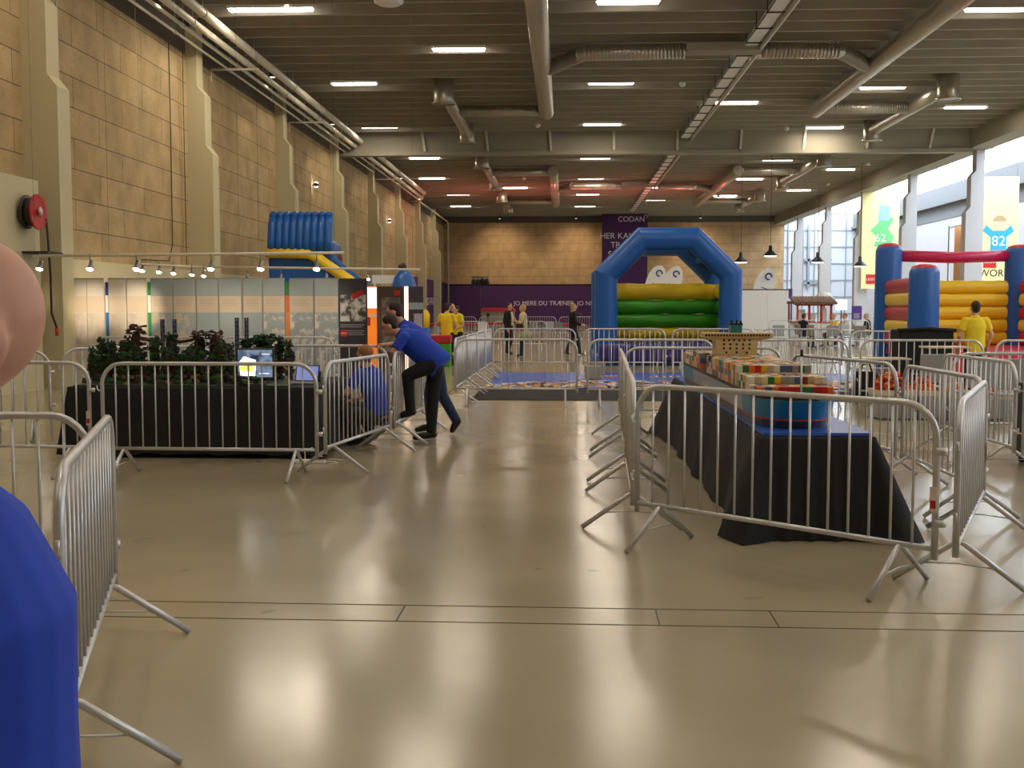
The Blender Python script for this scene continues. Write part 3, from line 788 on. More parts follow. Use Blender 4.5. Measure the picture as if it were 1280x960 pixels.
# ------------------------------------------------------------------ brick jungle on the left table
M_LEAF = mat('green_leaf_bricks', rgb(30, 84, 32), .5, noise=.3, scale=30)
M_LEAFD = mat('dark_leaf_bricks', rgb(24, 44, 24), .5, noise=.3, scale=30)
M_TRUNK = mat('brown_trunk_bricks', rgb(58, 30, 20), .5, noise=.25, scale=30)
M_REDL = mat('reddish_leaf_bricks', rgb(84, 36, 24), .5, noise=.3, scale=30)
def make_tree(seed, h, crown, m_leaf, m_leaf2):
    r = random.Random(seed)
    t = empty('brick_tree', '', 'model tree')
    b = MB(); z = 0
    while z < h:
        w = r.uniform(.03, .06); dx, dy = r.uniform(-.012, .012), r.uniform(-.012, .012)
        b.box(dx - w, dx + w, dy - w, dy + w, z, z + .036); z += .036
    b.build('trunk', M_TRUNK, t)
    b = MB()
    n = int(40 + crown * 500)
    for i in range(n):
        z = h * (r.random() ** .7); z = .12 + z * .95
        env = crown * (.45 + .55 * math.sin(min(1, z / h) * PI * .8))
        a = r.uniform(0, 2 * PI); d = env * math.sqrt(r.random())
        s = r.uniform(.018, .04)
        b.mi = r.random() < .45
        R = Matrix.Rotation(r.uniform(0, PI), 3, 'Z') @ Matrix.Rotation(r.uniform(-.3, .3), 3, 'X')
        b.box(-s, s, -s * .7, s * .7, -.006, .006, R, (d * math.cos(a), d * math.sin(a), z))
        if r.random() < .4: b.box(-s * .5, s * .5, -s * .3, s * .3, -.006, .02, R, (d * math.cos(a) * 1.1, d * math.sin(a) * 1.1, z + .01))
    b.build('foliage', [m_leaf, m_leaf2], t)
    return t
protos = [make_tree(1, .34, .07, M_LEAFD, M_LEAF), make_tree(2, .42, .09, M_LEAFD, M_LEAF), make_tree(3, .5, .1, M_LEAF, M_TRUNK), make_tree(4, .55, .13, M_REDL, M_LEAFD), make_tree(5, .28, .09, M_LEAF, M_LEAFD)]
used = [False] * 5
def put_tree(k, x, y, s, lab):
    o = protos[k] if not used[k] else copy_tree(protos[k])
    used[k] = True; o.location = (x, y, .77); f_ = (.72, .75, .85, 1.0, .75)[k]; o.scale = (s * f_, s * f_, s); o.rotation_euler = (0, 0, random.uniform(0, 6)); o['label'] = lab; o['group'] = 'brick-built trees on the jungle table'; return o
TL = []
for (px, py, Y, k, lab) in ((170, 411, 12.9, 3, 'tallest bushy brown-green brick tree, left of the jungle\'s middle'), (215, 418, 12.9, 2, 'tall brown brick tree in front of the first pair of lattice towers'),
                            (250, 418, 13.0, 3, 'wide reddish-crowned brick tree right of the middle'), (268, 418, 12.9, 3, 'right half of the wide reddish brown crown of trees'),
                            (127, 428, 12.7, 1, 'slim dark green brick tree at the left end, taller one'), (141, 432, 12.6, 1, 'slim dark brick tree, second from the left end'),
                            (116, 440, 12.4, 0, 'shortest slim brick tree at the very left end'), (325, 427, 13.2, 4, 'small green brick tree just above the monitor'),
                            (336, 426, 13.2, 4, 'small green brick tree above the monitor\'s right corner'), (350, 426, 13.0, 1, 'slim dark brick tree right of the monitor'), (309, 431, 13.2, 4, 'small round brick tree above the monitor\'s left corner'),
                            (362, 433, 12.9, 0, 'small brick tree at the right end beside the laptop'), (287, 430, 12.8, 2, 'brick tree immediately left of the monitor')):
    z = pt(px, py, Y).z - .77; hh = (.34, .42, .5, .55, .28)[k] * 1.03 + .04
    s = z / hh
    o_t = put_tree(k, fx(px, Y, 1), Y, s, lab)
    if px == 170: T_TALL = o_t
rnd = random.Random(21)
for i in range(30):
    px = 122 + (290 - 122) * (i % 15) / 14 + rnd.uniform(-4, 4); Y = 12.35 if i < 15 else 12.75
    put_tree(rnd.choice((0, 1, 2, 4)), fx(px, Y, 1), Y + rnd.uniform(-.1, .1), rnd.uniform(.62, .95), 'low dark green brick tree, %s row of the jungle, %s' % (('front', 'back')[i >= 15], ('towards its left end', 'around its middle', 'towards the monitor')[(i % 15) // 5]))
b = MB(); FL = [M_LEAFD, M_LEAF, mat('pink_flower_brick', rgb(150, 90, 84), .5), mat('tan_flower_brick', rgb(140, 116, 66), .5), M_TRUNK]
for i in range(520):
    x = rnd.uniform(-5.25, -3.25); y = rnd.uniform(11.8, 13.4); s = rnd.uniform(.012, .03); b.mi = rnd.choice((0, 0, 0, 1, 1, 1, 0, 4, 4, 1, 2, 3)); z = rnd.uniform(.77, .86)
    b.box(-s, s, -s, s, 0, .03, Matrix.Rotation(rnd.uniform(0, 3), 3, 'Z'), (x, y, z - .01))
o = b.build('undergrowth', FL); tag(o, 'low green brick undergrowth with pink and tan flowers at the jungle\'s feet', 'model plants', kind='stuff')
t = empty('jungle_baseplate', 'dark baseplate under the brick trees on the black table', 'baseplate', (0, 0, .762))
MB().box(-5.27, -2.95, 11.79, 13.5, 0, .012).build('plate', M_LEAFD, t)
M_NAVY = mat('navy_lattice_bricks', rgb(30, 36, 66), .4)
for i, (px, py) in enumerate(((203, 399), (218, 399), (296, 397), (308, 397))):
    Y = 13.45; p = pt(px, py, Y); h = p.z - .77
    t = empty('lattice_tower', ('leftmost slim blue-black lattice tower in the brick jungle', 'second slim lattice tower from the left in the jungle', 'third lattice tower, above the monitor\'s left', 'rightmost lattice tower above the monitor')[i], 'model tower', (p.x, Y, .77), group='lattice towers in the jungle')
    b = MB()
    for sx_ in (-.015, .015):
        for sy_ in (-.015, .015): b.box(sx_ - .005, sx_ + .005, sy_ - .005, sy_ + .005, 0, h)
    b.build('posts', M_NAVY, t)
    b = MB(); z = .03; q = 1
    while z < h - .04:
        b.tube([(-.015 * q, -.017, z), (.015 * q, -.017, z + .05)], .005, 5).tube([(-.015 * q, .017, z), (.015 * q, .017, z + .05)], .005, 5).box(-.02, .02, -.02, .02, z - .004, z + .004); z += .055; q = -q
    b.build('bracing', mat('white_navy_bricks', rgb(90, 100, 140), .4), t)
b = MB().tube([tuple(pt(170, 421, 13.2)), tuple(pt(190, 426, 13.2)), tuple(pt(205, 430, 13.2))], .02).tube([tuple(pt(222, 428, 13.2)), tuple(pt(240, 425, 13.2)), tuple(pt(250, 419, 13.2))], .018)
o = b.build('branch', M_TRUNK, T_TALL)
o.matrix_parent_inverse = Matrix.LocRotScale(T_TALL.location, T_TALL.rotation_euler, T_TALL.scale).inverted()

# monitor and laptop
def screen_mat(name, c1, c2, c3, e, sc):
    m = bpy.data.materials.new(name); m.use_nodes = True; nt = m.node_tree; b = nt.nodes['Principled BSDF']
    tc = nt.nodes.new('ShaderNodeTexCoord'); v = nt.nodes.new('ShaderNodeTexNoise'); v.inputs['Scale'].default_value = sc; v.inputs['Detail'].default_value = 2
    nt.links.new(tc.outputs['Object'], v.inputs['Vector'])
    r = nt.nodes.new('ShaderNodeValToRGB'); r.color_ramp.interpolation = 'EASE'
    r.color_ramp.elements[0].position = .38; r.color_ramp.elements[0].color = c1; r.color_ramp.elements[1].position = .62; r.color_ramp.elements[1].color = c3
    e2 = r.color_ramp.elements.new(.5); e2.color = c2
    nt.links.new(v.outputs['Fac'], r.inputs[0]); nt.links.new(r.outputs[0], b.inputs['Emission Color']); b.inputs['Emission Strength'].default_value = e
    b.inputs['Base Color'].default_value = (.01, .01, .01, 1); b.inputs['Roughness'].default_value = .15
    return m
p = pt(320, 488, 11.95)
t = empty('monitor', 'black flat monitor showing a bright picture on the jungle table', 'monitor', (p.x, 11.95, .772), .06)
MB().rbox(-.205, .205, -.02, .02, .05, .40, .012).build('bezel', M_DARK, t)
sc = MB().box(-.185, .185, -.024, -.0205, .085, .38).build('screen', screen_mat('screen_picture', rgb(30, 40, 60), rgb(110, 125, 150), rgb(70, 84, 104), .8, 5), t)
MB().prism([(-.16, .1), (.0, .1), (.01, .27), (-.12, .31), (-.17, .25)], 'y', -.0265, -.0245).build('bright_figure', mat('screen_bright', rgb(225, 230, 235), .3, emit=1.2), sc)
MB().prism([(-.16, .16), (-.03, .14), (.0, .2), (-.1, .23), (-.17, .19)], 'y', -.028, -.027).build('yellow_figure', mat('screen_yellow', rgb(222, 206, 90), .3, emit=.9), sc)
MB().box(.07, .16, -.0265, -.0245, .33, .338).box(.04, .15, -.0265, -.0245, .12, .13).build('caption_line', mat('screen_line', rgb(200, 210, 220), .3, emit=1), sc)
MB().rbox(-.03, .03, -.01, .03, .0, .08, .005).rbox(-.12, .12, -.08, .09, 0, .014, .005).build('stand', M_DARK, t)
p = pt(378, 474, 12.3)
t = empty('laptop', 'open laptop with pale blue screen right of the monitor', 'laptop', (p.x, 12.3, .765), -.25)
t.scale = (.85, .85, .85)
MB().rbox(-.17, .17, -.13, .11, 0, .02, .004).build('keyboard_base', M_BEAM, t)
o = MB().rbox(-.17, .17, 0, .012, 0, .22, .004).build('lid', M_DARK, t, (0, .11, .02)); o.rotation_euler = (-.25, 0, 0)
MB().box(-.155, .155, -.003, -.0005, .015, .205).build('screen', mat('laptop_screen', rgb(120, 135, 190), .3, emit=.5), o)
p = pt(390, 470, 12.55)
t = empty('brown_model_animal', 'small dark brown brick animal beside the laptop', 'model animal', (p.x, 12.7, .762))
MB().rbox(-.07, .07, -.03, .03, .06, .12, .01).rbox(-.1, -.05, -.025, .025, .1, .17, .01).box(-.06, -.04, -.02, .02, 0, .07).box(.04, .06, -.02, .02, 0, .07).build('body', M_TRUNK, t)
p = pt(395, 555, 11.6)
t = empty('power_strip', 'white power strip with cables on the floor by the black table', 'power strip', (-2.62, 11.4, 0))
MB().rbox(-.16, .16, -.03, .03, 0, .04, .008).build('strip', M_WHITE, t)
MB().tube([(.16, 0, .02), (.25, .05, .01), (.3, -.05, .01), (.22, -.12, .01)], .006, 6).tube([(-.05, 0, .04), (-.06, .02, .12), (0, .1, .15), (.1, .12, .05)], .006, 6).build('cable', M_STICK, t)

# ------------------------------------------------------------------ exhibition panels
M_PB = mat('grey_blue_print', rgb(156, 168, 174), .45, noise=.08, scale=2)
M_PC = mat('cream_print', rgb(208, 190, 172), .45)
M_PW = mat('white_print_board', rgb(214, 206, 196), .45, noise=.04)
def blot(name, c1, c2, sc, th=.5, w=.03, seed=0):
    m = bpy.data.materials.new(name); m.use_nodes = True; nt = m.node_tree; b = nt.nodes['Principled BSDF']; b.inputs['Roughness'].default_value = .45
    tc = nt.nodes.new('ShaderNodeTexCoord'); mp = nt.nodes.new('ShaderNodeMapping'); mp.inputs['Location'].default_value = (seed, seed * 2, 0)
    v = nt.nodes.new('ShaderNodeTexNoise'); v.inputs['Scale'].default_value = sc; v.inputs['Detail'].default_value = 4
    nt.links.new(tc.outputs['Object'], mp.inputs[0]); nt.links.new(mp.outputs[0], v.inputs['Vector'])
    r = nt.nodes.new('ShaderNodeValToRGB'); r.color_ramp.elements[0].position = th - w; r.color_ramp.elements[0].color = c1
    r.color_ramp.elements[1].position = th + w; r.color_ramp.elements[1].color = c2
    nt.links.new(v.outputs['Fac'], r.inputs[0]); nt.links.new(r.outputs[0], b.inputs['Base Color']); return m
M_PIC1 = blot('map_print', rgb(156, 168, 174), rgb(196, 180, 164), 3.5, .52)
M_PIC2 = blot('photo_print', rgb(152, 162, 168), rgb(214, 205, 196), 6, .55, .06, 3)
M_PIC3 = blot('orange_figures_print', rgb(156, 168, 174), rgb(206, 150, 122), 4, .62, .03, 7)
M_LINE = mat('grey_text_lines', rgb(150, 140, 130), .6)
M_ALU = mat('aluminium_edge', rgb(150, 150, 148), .35, .6)
PY = 22.6
edges = [(92, 109, 'w'), (109, 131, 'w'), (136, 158, 'w'), (159, 184, 'w'), (189, 216, 'm'), (217, 245, 'm'), (246, 273, 'b'), (274, 302, 'b'), (304, 328, 'o'), (329, 356, 'p'), (362, 392, 'p'), (393, 423, 'p')]
names = ['narrow pale panel at the left end of the exhibition wall', 'brightly spotlit white panel, second from the left end', 'pale cream panel right of the narrow blue strip', 'spotlit cream panel just left of the narrow green strip',
         'grey-blue panel just right of the narrow green strip', 'grey-blue panel with a pale map, sixth from the left', 'grey-blue panel under a teal light spot, seventh from left', 'plain grey-blue panel, eighth from left',
         'grey-blue panel with orange figures, ninth from left', 'grey-blue panel just left of the narrow orange strip', 'grey-blue panel just right of the narrow orange strip', 'last grey-blue panel, beside the dark poster with a photograph']
for (a, b_, k), nm in zip(edges, names):
    x0, x1 = fx(a, PY, 1.5), fx(b_, PY, 1.5); xc = (x0 + x1) / 2; w = (x1 - x0) / 2 - .004
    t = empty('exhibition_panel', nm, 'exhibition panel', (xc, PY, 0), group='exhibition panels')  # rigid exhibition panel, a fixed printed board
    main = M_PW if k == 'w' else M_PB
    MB().rbox(-w, w, 0, .04, .02, 2.19, .004, 1).build('board', main, t)
    MB().box(-w, w, -.004, 0, 1.5, 1.83).build('text_band', M_PC, t)
    if k != 'w':
        m = MB()
        for i in range(5): m.box(-w + .05, w - .06 - .03 * (i % 3), -.006, -.004, 1.78 - .035 * i, 1.786 - .035 * i)
        m.build('text_lines', M_LINE, t)
    MB().box(-w, w, -.004, 0, .3, 1.49).build('picture', {'w': blot('faint_print', rgb(206, 196, 184), rgb(190, 176, 164), 4, .55, .08), 'm': M_PIC1, 'b': M_PB, 'o': M_PIC3, 'p': M_PIC2}[k], t)
    MB().box(-w - .006, -w + .004, -.006, .045, 0, 2.2).box(-w, w, -.005, .045, 2.185, 2.2).build('edge_profile', M_ALU, t)
for a, b_, cs, nm in ((131, 136, ((30, 60, 150), (220, 215, 205), (20, 110, 190)), 'narrow blue and white strip between the pale panels'), (184, 189, ((20, 140, 70), (235, 235, 230), (30, 150, 80)), 'narrow green and white strip between the panels'),
                      (356, 362, ((40, 140, 50), (226, 120, 40), (232, 140, 60)), 'narrow green and orange strip between the panels')):
    x0, x1 = fx(a, PY, 1.5), fx(b_, PY, 1.5); xc = (x0 + x1) / 2; w = (x1 - x0) / 2
    t = empty('colour_strip', nm, 'display strip', (xc, PY, 0), group='narrow colour strips')
    zz = (2.12, 1.85, 1.5, .3)
    for i in range(3):
        MB().box(-w, w, .05, .08, zz[i + 1], zz[i]).build('field', mat('strip_%d_%d_%d' % cs[i], rgb(*cs[i]), .45), t)
    MB().box(-w, w, .05, .08, 0.0, .3).build('foot', M_ALU, t)
# dark poster with photograph and logo
M_PDK = mat('charcoal_poster', rgb(52, 50, 62), .45)
def logo(parent, x, y, z, s, rz=0, txt=True):
    o = MB().box(-s, s, -.01, 0, -s, s).build('logo_square', mat('logo_red', rgb(205, 28, 24), .5), parent, (x, y, z))
    if txt:
        text('LEGO', 'logo_letters', s * .72, M_WHITE, o, (0, -.012, -s * .25), (PI / 2, 0, 0), .002)
    return o
x0, x1 = fx(424, PY, 1.5), fx(459, PY, 1.5); xc = (x0 + x1) / 2; w = (x1 - x0) / 2
t = empty('exhibition_poster', 'charcoal poster with black-and-white photo and red logo at the panels\' right end', 'poster', (xc, PY, 0))
MB().rbox(-w, w, 0, .04, .02, 2.19, .004, 1).build('board', M_PDK, t)
MB().box(-w + .02, w - .03, -.004, 0, 1.32, 1.86).build('photograph', blot('bw_photo', rgb(60, 60, 66), rgb(205, 200, 196), 7, .5, .08, 5), t)
o = MB().box(-.13, .13, -.012, -.004, -.05, .05).box(-.1, -.04, -.012, -.004, .05, .075).box(.0, .06, -.012, -.004, .05, .075).build('red_brick_picture', M_RED, t, (.1, 0, 1.86)); o.rotation_euler = (0, -.5, 0)
m = MB()
for i, z in enumerate((1.24, 1.2, 1.12, 1.08, 1.04)): m.box(-w + (.02 if i < 2 else .16), w - .06 - .04 * (i % 2), -.004, 0, z, z + .018)
m.build('text_lines', mat('pale_lines', rgb(150, 148, 155), .5), t)
logo(t, -w + .09, -.002, 1.08, .065)
# orange/white column, brown poster, strip, dark banner
PY2 = 27.5
def slab(a, b_, ytop, Y, nm, lab, m, cat='poster'):
    x0, x1 = fx(a, Y, 1.5), fx(b_, Y, 1.5); zt = pt(500, ytop, Y).z; w = (x1 - x0) / 2
    t = empty(nm, lab, cat, ((x0 + x1) / 2, Y, 0)); MB().rbox(-w, w, 0, .05, .0, zt, .004, 1).build('board', m, t)
    return t, w, zt
t, w, zt = slab(458, 471, 358, PY2, 'colour_column_display', 'bright orange and white backlit column between the dark posters', mat('orange_backlit', rgb(236, 130, 40), .5, emit=.25, ecol=rgb(236, 120, 30)), 'display')
MB().box(-w, w, -.01, 0, 1.58, zt - .02).build('white_field', mat('white_backlit', rgb(240, 230, 215), .5, emit=.8), t)
MB().box(-w, -w + .1, -.01, 0, 1.15, 1.36).build('red_field', M_RED, t)
MB().box(-.06, w, -.01, 0, 1.36, 1.44).build('pale_field', M_PC, t)
t, w, zt = slab(471, 505, 358, PY2, 'exhibition_poster', 'brown poster with a framed picture behind the leaning men', mat('brown_poster', rgb(74, 52, 48), .5))
MB().box(-w + .12, w - .1, -.008, 0, .5, 1.85).build('framed_picture', blot('framed_print', rgb(120, 108, 98), rgb(86, 76, 72), 5), t)
MB().box(.1, .24, -.012, 0, 1.88, 2.02).build('red_brick_picture', M_RED, t)
t, w, zt = slab(505.5, 510, 358, PY2, 'light_strip', 'thin glowing white and orange strip right of the brown poster', mat('strip_glow', rgb(250, 215, 180), .5, emit=1.5), 'display')
t, w, zt = slab(511, 529, 358, PY2, 'exhibition_poster', 'narrow dark grey poster beside the blue and yellow post', mat('slate_poster', rgb(66, 58, 70), .5))
MB().box(-w, w, -.006, 0, 1.55, 1.72).build('grey_field', M_PB, t)
MB().box(-.05, w - .02, -.006, 0, .9, 1.45).build('pale_field', mat('lilac_field', rgb(176, 170, 190), .5), t)
p = fx(532, 30)
t = empty('brick_figure_post', 'yellow and blue rounded post beside the dark poster', 'post', (p, 30, 0))
MB().lathe([(0, 0), (.14, 0), (.14, 1.05), (0, 1.05)]).build('blue_base', M_BLUEPVC, t)
MB().lathe([(0, 1.05), (.11, 1.05), (.12, 1.4), (.06, 1.52), (0, 1.54)]).build('yellow_top', M_YELPVC, t)
t = empty('play_bench', 'green and red brick-built bench behind the leaning men', 'bench', (fx(548, 30.5), 30.5, 0))
MB().rbox(-.45, .35, -.25, .25, 0, .62, .03).build('green_base', M_GRNPVC, t)
MB().rbox(-.47, .37, -.27, .27, .63, .85, .03).build('red_top', M_REDPVC, t)

# track light rails with spots
def rail(lab, pxa, pya, pxb, pyb, Y, z=None):
    a, b_ = pt(pxa, pya, Y), pt(pxb, pyb, Y)
    t = empty('light_rail', lab, 'light rail', a)
    MB().tube([(0, 0, 0), tuple(b_ - a)], .028, 8).build('rail', M_PIPE, t)
    n = 4
    for i in range(n + 1):
        q = (b_ - a) * ((i + .04) / n * .96)
        MB().tube([tuple(q), tuple(q + Vector((0, 0, ZC + .02 - a.z)))], .0022, 4).build('suspension_wire', M_DARK, t)
    return a, b_
rail('front white rail of spotlights hanging above the exhibition panels', 40, 320, 430, 316, 20.5)
rail('short slanting rail of small spotlights behind the left panels', 172, 331, 262, 338, 23.6) if False else None
rail('rear white rail of spotlights hanging above the exhibition panels', 225, 333, 525, 337, 26.5)
M_BULB = mat('spot_bulb', (1, .95, .85, 1), .4, emit=25)
def spotlamp(px, py, Y, lab, tx=None, w=SPOT_W, lit=True, s=1.0, ang=52):
    q = pt(px, py, Y)
    t = empty('track_spotlight', lab, 'spotlight', q, group='track spotlights')
    R = Matrix.Rotation(-.5, 3, 'X')
    MB().lathe([(0, .12 * s), (.035 * s, .12 * s), (.04 * s, .02 * s), (.075 * s, -.07 * s), (.07 * s, -.07 * s), (.03 * s, .0), (0, .0)], rot=R, seg=14).tube([(0, 0, .1 * s), (0, -.02, .24 * s)], .012, 6).build('head', M_ALU, t)
    MB().ell(tuple(R @ Vector((0, 0, -.05 * s))), (.06 * s, .06 * s, .03 * s), R, 12, 8).build('bulb', M_BULB, t)
    if lit: spot('lamp', t, tuple(R @ Vector((0, 0, -.1))), tx or (0, 1.9, -1.4), w, (1, .84, .6), ang, 1, .06)
for i, px in enumerate((50, 113, 171, 264, 326, 396)):
    pool_ = (fx(px + 3, PY, 1.6) - pt(px, 333, 20.5).x)
    spotlamp(px, 333, 20.5, 'silver spotlight on the front rail above the panels, %s from left' % ('first', 'second', 'third', 'fourth', 'fifth', 'sixth')[i], (pool_, 2.05, -.75), SPOT_W * (.4, 4.5, 4.5, 1.3, 1.3, 1.0)[i], True, 1.0, (26, 30, 30, 46, 46, 46)[i])
a_, b2 = pt(176, 330, 23.5), pt(258, 334, 26.2)
t = empty('light_rail', 'short slanting rail with five small spotlights behind the left panels', 'light rail', a_)
MB().tube([(0, 0, 0), tuple(b2 - a_)], .02, 8).tube([(0, 0, 0), (0, 0, ZC - a_.z)], .003, 4).build('rail', M_PIPE, t)
for i, px in enumerate((178, 199, 217, 240, 255)):
    spotlamp(px, 336 + i * 1.7, 23.6 + i * .6, 'small spotlight in the slanting line behind the panels, %s from left' % ('first', 'second', 'third', 'fourth', 'fifth')[i], (-3, 1.2, -.1), 22, True, .9)
for i, px in enumerate((309, 351, 408, 460)):
    spotlamp(px, 347, 26.5, 'small spotlight on the rear rail above the panels, %s from left' % ('first', 'second', 'third', 'fourth')[i], (0, 1.0, -1.4), 22, True, .8)

# ------------------------------------------------------------------ blue inflatable slide behind the panels
SY = 35.5
def sp(px, py, dy=0): return pt(px, py, SY + dy)
t = empty('inflatable_slide', 'tall blue inflatable slide with yellow side rails against the left wall', 'inflatable slide', (0, 0, 0))
b = MB(); n = 9
for i in range(n):
    px = 339.5 + 70 * i / (n - 1); base = sp(px, 316); top = sp(px, 268)
    pts = [base, base.lerp(top, .3) + Vector((0, .02, 0)), base.lerp(top, .7) + Vector((0, .10, 0)), top + Vector((0, .25, 0)), top + Vector((0, .5, -.08))]
    b.tube([tuple(q) for q in pts], [.13, .14, .14, .13, .09], 14)
    b.ell(tuple(pts[-2]), (.13, .16, .12))
b.build('backrest_tubes', M_BLUEPVC, t)
q0, q1 = sp(333, 312), sp(416, 349)
MB().rbox(q0.x, q1.x, SY + .15, SY + 1.5, 0, q0.z + .3, .12, 3).build('platform', M_BLUEPVC, t)
b = MB(); b.tube([tuple(sp(333, 316)), tuple(sp(385, 317)), tuple(sp(396, 322)), tuple(sp(444, 356, -.6)), tuple(sp(500, 400, -1.6))], .17, 14)
b.build('yellow_rail', M_YELPVC, t)
b = MB(); b.tube([tuple(sp(400, 316, .5)), tuple(sp(412, 322, .4)), tuple(sp(446, 350, 0)), tuple(sp(505, 400, -1))], .13, 14).build('blue_rail', M_BLUEPVC, t)
b = MB()
q = [sp(385, 335), sp(425, 352), sp(470, 400, -1)]
b.prism([(-7.9, 0), (-7.9, 3.0), (-7.2, 2.7), (-5.2, 0)], 'y', SY - .1, SY + 1.4).build('sliding_lane', M_BLUEPVC, t)
b = MB(); p = sp(422, 328, 1)
o = MB().lathe([(0, -.3), (.12, -.3), (.16, -.15), (.16, .15), (.1, .3), (0, .3)], at=(p.x, p.y, p.z)).build('red_knob', mat('dark_red_vinyl', rgb(110, 34, 40), .5), t)
p = pt(505, 357, 33)
t = empty('blue_tent_dome', 'small blue dome rising above the posters behind the leaning men', 'inflatable', (p.x, 33, 0))
MB().lathe([(0, 2.7), (.12, 2.68), (.28, 2.5), (.38, 2.2), (.42, 1.6), (.42, 0), (0, 0)]).build('dome', M_BLUEPVC, t)
MB().ell((-.04, 0, 2.78), (.13, .13, .13)).build('brown_ball', M_TRUNK, t)
MB().box(-.95, -.2, 0, .05, 2.3, 2.55).box(-.9, -.85, 0, .05, 0, 2.3).build('white_board', M_WHITE, t)

# ------------------------------------------------------------------ blue arch bouncy castle
CY0, CY1 = 31.0, 35.0
kk = F / CY0
t = empty('bouncy_castle', 'big blue arched bouncy castle with yellow and green back wall', 'bouncy castle', (0, 0, 0))
def arch(Y, name):
    xl, xr, r, z1, zt = 1.16, 4.6, .32, 2.5, 3.48
    P = [Vector(q) for q in ((xl, Y, .02), (xl, Y, z1), (2.16, Y, zt), (3.60, Y, zt), (xr, Y, z1), (xr, Y, .02))]
    b = MB(); rings = []; N = 24
    for i, p in enumerate(P):
        d0 = (P[i] - P[i - 1]).normalized() if i else (P[1] - P[0]).normalized()
        d1 = (P[i + 1] - P[i]).normalized() if i < len(P) - 1 else d0
        side = Vector((0, 1, 0)).cross((d0 + d1).normalized()).normalized()
        c_ = math.sqrt((1 + d0.dot(d1)) / 2)
        rings.append([b.bm.verts.new(p + Vector((0, 1, 0)) * (r * math.sin(2 * PI * k / N)) + side * (r / c_ * math.cos(2 * PI * k / N))) for k in range(N)])
    for A_, B_ in zip(rings, rings[1:]):
        for k in range(N):
            f = b.bm.faces.new((A_[k], A_[(k + 1) % N], B_[(k + 1) % N], B_[k])); f.smooth = True
    for rg in rings[1:-1]:
        for k in range(N): b.bm.edges.get((rg[k], rg[(k + 1) % N])).smooth = False
    b.bm.faces.new(rings[0]); b.bm.faces.new(rings[-1])
    b.build(name, M_BLUEPVC, t)
arch(CY0 + .32, 'front_arch'); arch(CY1 - .32, 'back_arch')
xl, xr = 1.16, 4.6
MB().rbox(.8, 4.95, CY0, CY1, 0, .34, .12, 3).build('base', M_BLUEPVC, t)
b = MB()
for i in range(9):
    x = 1.25 + .42 * i; b.rbox(x - .2, x + .2, CY0 + .1, CY1 - .2, .3, .58, .08, 3)
b.build('jumping_bed', M_DPURPVC, t)
b = MB(); b.rbox(.95, 4.8, CY0 - .12, CY0 + .25, .1, .6, .12, 3); b.build('front_step', M_DPURPVC, t)
seg = [(.6, .98, M_YELPVC, 'lower_yellow_tube'), (.98, 1.4, M_GRNPVC, 'lower_green_tube'), (1.4, 1.82, M_GRNPVC, 'upper_green_tube'), (1.82, 2.32, M_YELPVC, 'upper_yellow_tube')]
for z0, z1, m, nm in seg:
    r = (z1 - z0) / 2; zc = (z0 + z1) / 2
    def ov(ax, a, b_, c0, rr):
        bb = MB(); rings = []
        N = 14
        for s_ in range(13):
            u = a + (b_ - a) * s_ / 12
            dz = .012 * math.sin(s_ * 1.9 + z0 * 5)
            ring = []
            for q in range(N):
                an = 2 * PI * q / N
                w_, v_ = rr * .9 * math.cos(an), (r * 1.03) * math.sin(an) + dz
                ring.append(bb.bm.verts.new((u, c0 + w_, zc + v_) if ax == 'x' else (c0 + w_, u, zc + v_)))
            rings.append(ring)
        for A_, B_ in zip(rings, rings[1:]):
            for q in range(N):
                f = bb.bm.faces.new((A_[q], A_[(q + 1) % N], B_[(q + 1) % N], B_[q])); f.smooth = True
        bb.bm.faces.new(rings[0]); bb.bm.faces.new(rings[-1])
        return bb
    ov('x', xl - .1, xr + .12, CY1 - .55, .22).build('back_' + nm, m, t)
    ov('y', CY0 + .5, CY1 - .5, xl - .02, .2).build('left_' + nm, m, t)
    ov('y', CY0 + .5, CY1 - .5, xr + .12, .2).build('right_' + nm, m, t)
# roof sheets between the arches: right slope dark green, left slope blue strips
b = MB(); b.tube([(xr - .55, CY0 + .5, 3.0), (xr - .55, CY1 - .5, 3.0)], .09, 10).tube([(4.0, CY0 + .5, 3.2), (4.0, CY1 - .5, 3.2)], .09, 10)
b.build('roof_tubes', M_BLUEPVC, t)
b = MB(); nrm = Vector((.98, 0, 1.0))
b.prism([(4.48, 2.6), (4.56, 2.68), (3.72, 3.5), (3.64, 3.42)], 'y', CY0 + .4, CY1 - .4).build('roof_sheet', mat('dark_green_net', rgb(46, 62, 40), .7), t)
b = MB(); b.tube([(1.75, CY0 + .5, 3.12), (1.75, CY1 - .5, 3.12)], .12, 10).tube([(1.35, CY0 + .5, 2.75), (1.35, CY1 - .5, 2.75)], .12, 10)
b.build('left_roof_tubes', M_BLUEPVC, t)

